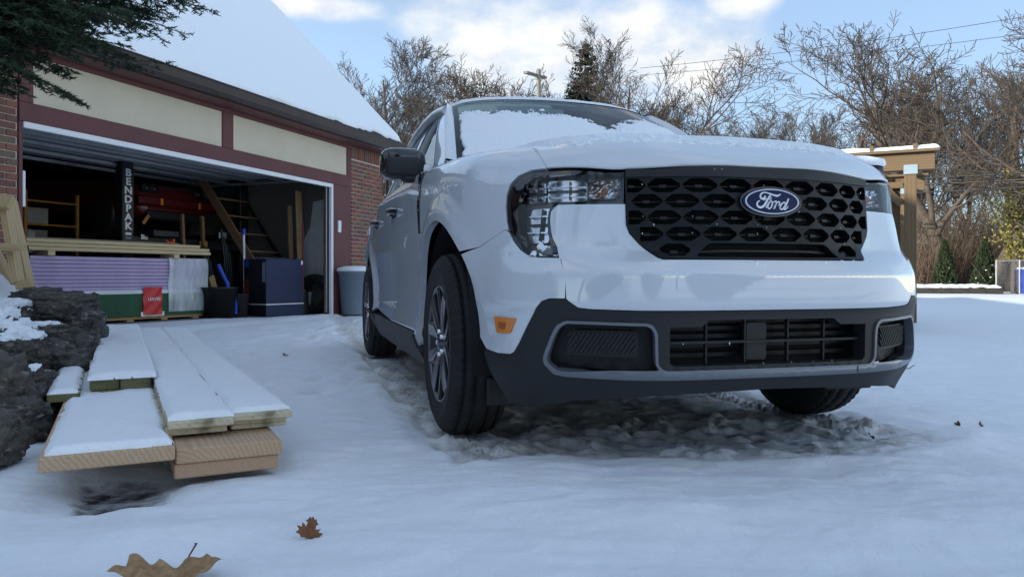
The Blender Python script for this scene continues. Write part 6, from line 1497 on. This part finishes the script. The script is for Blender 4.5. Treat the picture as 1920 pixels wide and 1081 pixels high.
# thicket of bare shrubs
sp = [make_tree(71+i, 4.2, PS, 3, M['bark3'], 'bare_shrub') for i in range(4)]
rnd = random.Random(5); first = set(); k = 0
spots = [(1715+22*i+rnd.uniform(-6, 6), rnd.uniform(31, 36)) for i in range(12)]+[(1720+21*i+rnd.uniform(-8, 8), rnd.uniform(36, 42)) for i in range(12)]
words = ['at the left end', 'second from the left', 'third from the left', 'fourth from the left', 'fifth from the left', 'sixth from the left', 'seventh from the left', 'eighth from the left', 'ninth from the left', 'tenth from the left', 'eleventh from the left', 'at the right end']
for j, (px, D) in enumerate(spots):
    i = j % 4; o = sp[i] if i not in first else copy_tree(sp[i]); first.add(i)
    p = at(px, 540, D); s_ = rnd.uniform(.9, 1.5) if j < 12 else rnd.uniform(1.2, 1.9); o.location = (p.x, p.y, 0); o.scale = (s_*1.25, s_*1.25, s_); o.rotation_euler = (0, 0, rnd.uniform(0, 6.28))
    tag(o, 'tangled bare shrub in the %s row of the thicket, %s' % ('front' if j < 12 else 'back', words[j % 12]), 'shrub', 'thicket of bare shrubs')
low = [(1300+38*i, rnd.uniform(46, 60)) for i in range(11)]
for j, (px, D) in enumerate(low):
    i = j % 4; o = copy_tree(sp[i]); p = at(px, 540, D); s_ = rnd.uniform(1.5, 2.1)*1.1; o.location = (p.x, p.y, 0); o.scale = (s_*1.3, s_*1.3, s_); o.rotation_euler = (0, 0, rnd.uniform(0, 6.28)); tag(o, 'low bare shrub far behind the truck, %s along the far edge' % ['first', 'second', 'third', 'fourth', 'fifth', 'sixth', 'seventh', 'eighth', 'ninth', 'tenth', 'last'][j], 'shrub', 'far shrubs behind the truck')
# leafy vine on a trunk at the far right
tv = at(1905, 340, 28); o = empty('ivy_trunk', (tv.x, tv.y, 0)); tag(o, 'trunk wrapped in yellow-green ivy at the right edge', 'tree'); b = MB(); b.tube([(0, 0, -.2), (.06, 0, 3), (-.05, .05, 6.5)], [.20, .16, .10], 8); b.build('trunk', M['bark3'], o)
V = []; F = []; r = random.Random(3)
for k in range(2600):
    z = r.uniform(1.2, 4.6); a = r.uniform(0, 6.283); rr = .18+abs(r.gauss(0, .38))*(1 if 1.8 < z < 4.2 else .5); c = Vector((rr*math.cos(a), rr*math.sin(a), z)); u_ = Vector((r.gauss(0, 1), r.gauss(0, 1), r.gauss(0, 1))).normalized()*.05; w = u_.cross(Vector((r.gauss(0, 1), r.gauss(0, 1), r.gauss(0, 1)))).normalized()*.045; i = len(V); V += [c-u_, c+w, c+u_, c-w]; F.append((i, i+1, i+2, i+3))
mesh_obj('ivy_leaves', V, F, pm('ivy', (.12, .12, .025), .6, col2=(.24, .20, .05), vs=4), o)
# overhanging evergreen at the upper left
ev = empty('hemlock_tree', (-4.9, 4.4, 0)); tag(ev, 'dark evergreen with boughs hanging over the upper left', 'tree')
b = MB(); b.tube([(0, 0, -.2), (.05, .05, 2.5), (0, 0, 7.5)], [.24, .18, .03], 9); b.build('trunk', M['bark'], ev)
r = random.Random(12); V = []; F = []; TV_ = []; TF_ = []; tw = MB()
def spray(p, d, L, lev):
    n = max(3, int(L/.075)); q = p.copy(); dd = d.copy(); pts = [q.copy()]
    for i in range(n):
        dd = (dd+Vector((r.gauss(0, .07), r.gauss(0, .07), -.005+r.gauss(0, .04)))).normalized(); q = q+dd*(L/n); pts.append(q.copy())
        if lev < 2 and i > 0:
            for sgn in (-1, 1):
                if r.random() < .97:
                    sd = (dd+dd.cross(Vector((0, 0, 1))).normalized()*sgn*r.uniform(.7, 1.2)+Vector((0, 0, r.uniform(-.28, .15)))).normalized(); spray(q, sd, L*r.uniform(.22, .42)*(1-.45*i/n), lev+1)
    if lev < 2: tw.tube(pts, [max(.002, .012*L*(1-i/len(pts))) for i in range(len(pts))], 4, cap=False)
    # needles
    if lev >= 1:
        for i in range(len(pts)-1):
            m = int((pts[i+1]-pts[i]).length/.0062)+2
            for k in range(m):
                c = pts[i].lerp(pts[i+1], k/m); ax = (pts[i+1]-pts[i]).normalized(); sd = ax.cross(Vector((r.gauss(0, .4), r.gauss(0, .4), 1))).normalized()*(1 if r.random() < .5 else -1); nd = (ax*.55+sd+Vector((0, 0, r.gauss(0, .25)))).normalized()*r.uniform(.024, .040); w = nd.cross(Vector((r.gauss(0, 1), r.gauss(0, 1), r.gauss(0, 1)))).normalized()*.0044
                i0 = len(V); V.extend((c-w, c+w, c+nd)); F.append((i0, i0+1, i0+2))
base_ev = Vector((-4.9, 4.4, 0))
def bough(pa, pb, lev_len=1.0):
    if pb[1] > 50: pb = (pb[0]*.72-8, pb[1]-38, pb[2])
    a = at(*pa)-base_ev; b_ = at(*pb)-base_ev; spray(a, (b_-a).normalized(), (b_-a).length*lev_len, 0)
for (pa, pb) in [((-150, -70, 4.3), (318, -4, 4.5)), ((-160, -20, 4.1), (285, 60, 4.3)), ((-180, 10, 4.0), (215, 95, 4.2)), ((-200, 50, 4.2), (190, 140, 4.35)), ((-200, 60, 3.9), (110, 165, 4.1)), ((-200, 90, 4.2), (60, 175, 4.3)),
    ((-150, -120, 4.3), (330, -40, 4.6)), ((-150, -90, 4.0), (230, 10, 4.1)), ((-160, -40, 4.5), (240, 40, 4.7)), ((-160, 0, 4.4), (170, 70, 4.5)), ((-200, 30, 4.0), (120, 120, 4.2)), ((-150, 100, 4.4), (30, 190, 4.4)), ((-200, -150, 4.2), (180, -60, 4.3)), ((-150, -60, 3.9), (120, 20, 3.9)), ((-200, 20, 4.6), (90, 90, 4.8)),
    ((-200, 10, 3.8), (60, 60, 3.8)), ((-200, 60, 3.8), (40, 130, 3.9)), ((-180, -30, 3.8), (150, 60, 3.9)), ((-180, 40, 4.6), (160, 110, 4.6)), ((-150, 20, 4.2), (40, 40, 4.3)), ((-150, -10, 4.3), (90, 30, 4.4)), ((-220, 110, 4.1), (10, 200, 4.2)),
    ((-300, -300, 4.2), (200, -190, 4.3)), ((-300, -420, 4.2), (150, -330, 4.4)), ((-700, -200, 3.6), (-1000, -60, 2.8)), ((-500, -300, 4.8), (-200, -260, 6.0)), ((-300, -560, 4.3), (60, -520, 4.4)), ((-600, -500, 4.2), (-900, -420, 4.0))]:
    bough(pa, pb)
    if -130 < pb[1] < 190: bough((pa[0], pa[1]-30, pa[2]+.12), (pb[0]*.88-20, pb[1]-28, pb[2]+.15)); bough((pa[0], pa[1]+5, pa[2]-.1), (pb[0]*.62-30, pb[1]-16, pb[2]-.1))
mesh_obj('needles', V, F, M['needle'], ev)['kind'] = 'stuff'; tw.build('branches', M['bark'], ev)['kind'] = 'stuff'
print('needles', len(F))

# ------------------------------------------------------------------ brush too dense to count
def brush(name, label, n, xr, yr, hr, mat, seed, lean=.25, w0=.012):
    r = random.Random(seed); V = []; F = []
    for k in range(n):
        y = r.uniform(*yr); x = xr(y, r); h = r.uniform(*hr)*(1 if r.random() < .8 else .5); q = Vector((x, y, -.05)); d_ = Vector((r.gauss(0, lean), r.gauss(0, lean), 1)).normalized(); w = Vector((r.gauss(0, 1), r.gauss(0, 1), 0)).normalized()*w0*r.uniform(.6, 1.6)
        nseg = 4; pts = [q]
        for i in range(nseg): d_ = (d_+Vector((r.gauss(0, .22), r.gauss(0, .22), r.gauss(0, .12)))).normalized(); pts.append(pts[-1]+d_*(h/nseg))
        for i in range(nseg):
            f0, f1 = 1-i/nseg*.85, 1-(i+1)/nseg*.85; b = len(V); V += [pts[i]-w*f0, pts[i]+w*f0, pts[i+1]+w*f1, pts[i+1]-w*f1]; F.append((b, b+1, b+2, b+3))
            if i > 0:
                for t in range(2):
                    e = pts[i]+(d_+Vector((r.gauss(0, .8), r.gauss(0, .8), r.gauss(.1, .4)))).normalized()*h*r.uniform(.12, .3); b = len(V); V += [pts[i]-w*f0*.5, pts[i]+w*f0*.5, e]; F.append((b, b+1, b+2))
    o = mesh_obj(name, V, F, mat); tag(o, label, 'brush', kind='stuff'); return o
M['brushm'] = pm('brush_brown', (.085, .060, .042), .95, col2=(.15, .105, .072), vs=.6)
brush('thicket_brush', 'dense brown brush behind the pointed evergreens', 5200, lambda y, r: (r.uniform(1705, 1990)-960)/FPX*y, (30.5, 42), (1.4, 4.4), M['brushm'], 8)
brush('distant_brush', 'far band of grey-brown brush along the horizon', 7000, lambda y, r: r.uniform(-26, 44), (56, 76), (2.0, 6.5), M['bark2'], 9, .2, .022)
# ------------------------------------------------------------------ pergola behind the truck
M['pergola'] = wood_mat('pergola_timber', (.20, .135, .072), (.14, .092, .047), 9, along='X', rough=.8); M['pergolaz'] = wood_mat('pergola_post_timber', (.20, .135, .072), (.14, .092, .047), 9, along='Z', rough=.8)
M['bracket'] = pm('galvanised_bracket', (.42, .52, .55), .45, metal=.5)
P1 = at(1707, 520, 9.8); P2 = at(1655, 520, 10.12); dirb = Vector((5.31-4.28, 9.8-10.3, 0)).normalized(); nb_ = Vector((-dirb.y, dirb.x, 0))
pg = empty('pergola', (P1.x, P1.y, 0), math.atan2(dirb.y, dirb.x)); tag(pg, 'tan timber pergola with snow on its beam behind the truck', 'pergola')
for (x, y) in ((0, 0), (-1.9, 0), (0, 2.6), (-1.9, 2.6)):
    b = MB(); b.box((x, y, .98), (.14, .14, 1.98), bev=.006); b.build('post', M['pergolaz'], pg)
    b = MB(); b.box((x, y-.082, 1.985), (.16, .006, .12), bev=.002); b.build('post_bracket', M['bracket'], pg)
b = MB(); b.box((-.40, -.084, 1.985), (.16, .006, .12), bev=.002); b.build('post_bracket', M['bracket'], pg)
for y in (0, 2.6):
    b = MB(); b.box((-.95, y, 2.085), (2.45, .15, .22), bev=.006); b.build('beam', M['pergola'], pg); b = MB(); b.box((-.95, y-.02, 2.2145), (2.55, .24, .035), bev=.004); b.build('cap_board', M['pergola'], pg)
for k in range(5): b = MB(); b.box((-1.95+k*.5, 1.3, 2.27), (.05, 2.9, .07), bev=.004); b.build('rafter', M['pergola'], pg)
beam('brace', (-.10, 0, 1.55), (-.46, 0, 1.95), .05, .09, M['pergola'], pg, up=(0, 1, 0)); beam('rail', (-.08, .02, 1.80), (-.62, .02, 1.80), .05, .08, M['pergola'], pg, up=(0, 1, 0)); beam('stay', (-.18, .05, .1), (-.30, .05, 1.75), .05, .10, M['pergolaz'], pg, up=(0, 1, 0))
for k in range(7): b = MB(); b.box((-.16-.15*k, .09, 1.0), (.095, .022, 1.78), bev=.003); b.build('slat', M['pergolaz'], pg)
b = MB(); b.box((-.55, .30, 1.9), (.5, .02, .22), bev=.004); b.build('back_board', M['white'], pg)
X9, Y9 = np.meshgrid(np.linspace(-2.23, .33, 120), np.linspace(-.145, .105, 16), indexing='ij'); h9 = .055*np.sqrt(np.clip(np.minimum(np.minimum(X9+2.23, .33-X9), np.minimum(Y9+.145, .105-Y9))/.05, 0, 1))*(1+.25*fbm(X9*3, Y9*3, 4)); P = np.stack([X9, Y9, 2.232+h9], -1); s_, _ = grid_obj('beam_snow', P, SNOW, pg); s_['kind'] = 'stuff'
# small canopy top of something parked beyond the hood: a snow-topped grill cover
tp = at(1600, 303, 8.6)
gc = empty('covered_grill', (tp.x, tp.y, 0)); tag(gc, 'dark covered grill with a cap of snow just above the hood corner', 'grill')
b = MB(); b.lathe([(.001, .05), (.33, .05), (.36, .4), (.34, 1.5), (.30, tp.z-.05), (.001, tp.z-.01)], 24); b.build('cover', M['blackm'], gc); b = MB(); b.lathe([(.31, tp.z-.08), (.335, tp.z-.05), (.32, tp.z), (.2, tp.z+.035), (.001, tp.z+.045)], 24); b.build('snow_cap', SNOW, gc)
# ------------------------------------------------------------------ timber edging, fence, bin at the far right
p0 = at(1715, 546, 27.5); p1 = at(1880, 546, 27.0); eg = empty('timber_edging', (p0.x, p0.y, 0)); tag(eg, 'dark timber edging in the snow in front of the thicket', 'edging')
n_ = 5; M['sleeper'] = pm('dark_sleeper', (.045, .04, .035), .9, var=.3)
for k in range(n_):
    a = (p1-p0)*(k/n_); b_ = (p1-p0)*((k+.985)/n_); a.z = b_.z = .10; beam('sleeper', a, b_, .14, .22, M['sleeper'], eg, up=(0, 1, 0))
Xa, Ya = np.meshgrid(np.linspace(0, 1, 90), np.linspace(0, 1, 12), indexing='ij'); P = np.stack([p0.x+(p1.x-p0.x)*Xa+.05, p0.y+.1+Ya*2.0+(p1.y-p0.y)*Xa, .22+.10*fbm(Xa*9, Ya*2, 8, 3)+.12*np.sin(np.pi*Ya)], -1); s_, _ = grid_obj('bank_snow', P, SNOW); tag(s_, 'bank of snow behind the timber edging', 'snow', kind='stuff')
f0 = at(1868, 540, 27.5); f1 = at(2010, 540, 24.5); fn = empty('chain_link_fence', (f0.x, f0.y, 0)); tag(fn, 'grey chain-link fence right of the pointed evergreens', 'fence'); dv = f1-f0; dv.z = 0
for k in range(4): b = MB(); q = dv*(k/3); b.tube([(q.x, q.y, 0), (q.x, q.y, 1.2)], .028, 7); b.build('post', M['steel'], fn)
b = MB(); b.tube([(0, 0, 1.18), (dv.x, dv.y, 1.18)], .02, 6); b.build('top_rail', M['steel'], fn)
b = MB(); Lf = dv.length; du = dv.normalized(); x = -1.2
while x < Lf:
    for sgn in (1, -1):
        a0, a1 = (x, x+1.1) if sgn > 0 else (x+1.1, x); t0 = max(0, (0-a0)/(a1-a0)) if a0 < 0 or a1 < 0 else 0
        lo, hi = 0., 1.
        if min(a0, a1) < 0: 
            tz = (0-a0)/(a1-a0)
            if a0 < 0: lo = tz
            else: hi = tz
        if max(a0, a1) > Lf:
            tz = (Lf-a0)/(a1-a0)
            if a1 > Lf: hi = min(hi, tz)
            else: lo = max(lo, tz)
        if hi-lo > .02: A_ = du*(a0+(a1-a0)*lo); B_ = du*(a0+(a1-a0)*hi); b.tube([(A_.x, A_.y, .06+1.1*lo), (B_.x, B_.y, .06+1.1*hi)], .0035, 3, cap=False)
    x += .10
b.build('wire_mesh', M['steel'], fn)['kind'] = 'stuff'
p = at(1932, 540, 26.5); bb = empty('blue_bin', (p.x, p.y, 0)); tag(bb, 'blue recycling bin at the right edge by the fence', 'bin')
b = MB(); b.box((0, 0, .42), (.55, .6, .78), bev=.04); b.build('body', M['bluepl'], bb); b = MB(); b.box((0, 0, .84), (.6, .66, .07), bev=.02); b.build('lid', M['bluepl'], bb); b = MB(); b.box((0, 0, .905), (.56, .6, .06), bev=.028); b.build('lid_snow', SNOW, bb)
for sx in (-.27, .27): b = MB(); b.lathe([(.001, -.03), (.11, -.03), (.11, .03), (.001, .03)], 14, 'x', (sx, .28, .11)); b.build('wheel', M['blackm'], bb)
# ------------------------------------------------------------------ utility pole and wires
p = at(1010, 130, 44); up = empty('utility_pole', (p.x, p.y, 0)); tag(up, 'grey wooden utility pole with crossarm behind the truck roof', 'utility pole')
M['polewood'] = pm('weathered_pole', (.20, .19, .165), .9, var=.2, vs=4)
b = MB(); b.tube([(0, 0, -.2), (0, 0, p.z)], [.17, .125], 10); b.build('pole', M['polewood'], up)
a = at(985, 124, 43)-p; c_ = at(1022, 146, 45.2)-p; beam('crossarm', Vector((a.x, a.y, p.z+a.z-.35)), Vector((c_.x, c_.y, p.z+c_.z+.0)), .12, .26, M['polewood'], up, up=(0, 0, 1))
def wire(label, pts, r, name='power_line'):
    o = empty(name, at(*pts[0])); tag(o, label, 'wire'); q = [at(*p)-o.location for p in pts]; path = []
    for i in range(len(q)-1):
        for k in range(10):
            t = k/10; path.append(q[i].lerp(q[i+1], t)-Vector((0, 0, 1))*(.02*(q[i+1]-q[i]).length*t*(1-t)))
    path.append(q[-1]); b = MB(); b.tube(path, r, 4); b.build('cable', M['blackm'], o)
M['cable'] = M['blackm']
wire('upper thin power line crossing the sky at the right', [(1200, 128, 46), (1520, 92, 42), (1960, 25, 36)], .013)
wire('lower thin power line crossing the sky at the right', [(1200, 141, 46), (1520, 112, 42), (1960, 58, 36)], .012)
wire('highest of three dark cables in front of the thicket', [(1560, 345, 30), (1760, 332, 27), (2010, 318, 24)], .030, 'cable')
wire('middle of three dark cables in front of the thicket', [(1560, 352, 30), (1760, 344, 27), (2010, 330, 24)], .036, 'cable')
wire('lowest of three dark cables in front of the thicket', [(1560, 366, 30), (1760, 359, 27), (2010, 343, 24)], .024, 'cable')
# ------------------------------------------------------------------ unseen house added to the left of the viewer (its shade covers the driveway)
nh = empty('shade_house', (-19.5, -13.5, 0), R(8)); tag(nh, 'unseen two-storey cream house added at left to shade the driveway', 'house')
b = MB(); b.box((0, 0, 2.6), (8.4, 15, 5.2)); b.build('wall', M['stucco'], nh)
b = MB(); pr = [(-4.7, 5.15), (0, 8.9), (4.7, 5.15), (4.7, 4.98), (0, 8.7), (-4.7, 4.98)]; V = [(x, -7.9, z) for x, z in pr]+[(x, 7.9, z) for x, z in pr]
b.add(V, [tuple(range(6)), tuple(range(11, 5, -1))]+[(i, 6+i, 6+(i+1) % 6, (i+1) % 6) for i in range(6)]); b.build('roof', M['shingle'], nh)
for sy in (-7.5, 7.32): b = MB(); b.add([(-4.2, sy, 5.2), (4.2, sy, 5.2), (0, sy, 8.5), (-4.2, sy+.18, 5.2), (4.2, sy+.18, 5.2), (0, sy+.18, 8.5)], [(0, 1, 2), (5, 4, 3), (0, 3, 4, 1), (1, 4, 5, 2), (2, 5, 3, 0)]); b.build('gable', M['stucco'], nh)
for z in (1.5, 4.0):
    for y in (-5.5, -2.2, 2.2, 5.5):
        b = MB(); b.box((4.22, y, z), (.06, 1.2, 1.3), bev=.01); wn = b.build('window', M['white'], nh); b = MB(); b.box((4.255, y, z), (.012, 1.02, 1.12)); b.build('pane', M['glassdark'], wn)
b = MB(); b.box((4.23, 0, 1.05), (.07, 1.0, 2.1), bev=.01); dr = b.build('door', M['maroon'], nh); b = MB(); b.lathe([(.001, -.03), (.03, -.02), (.03, .02), (.001, .03)], 10, 'x', (4.29, .38, 1.0)); b.build('handle', M['steel'], dr)
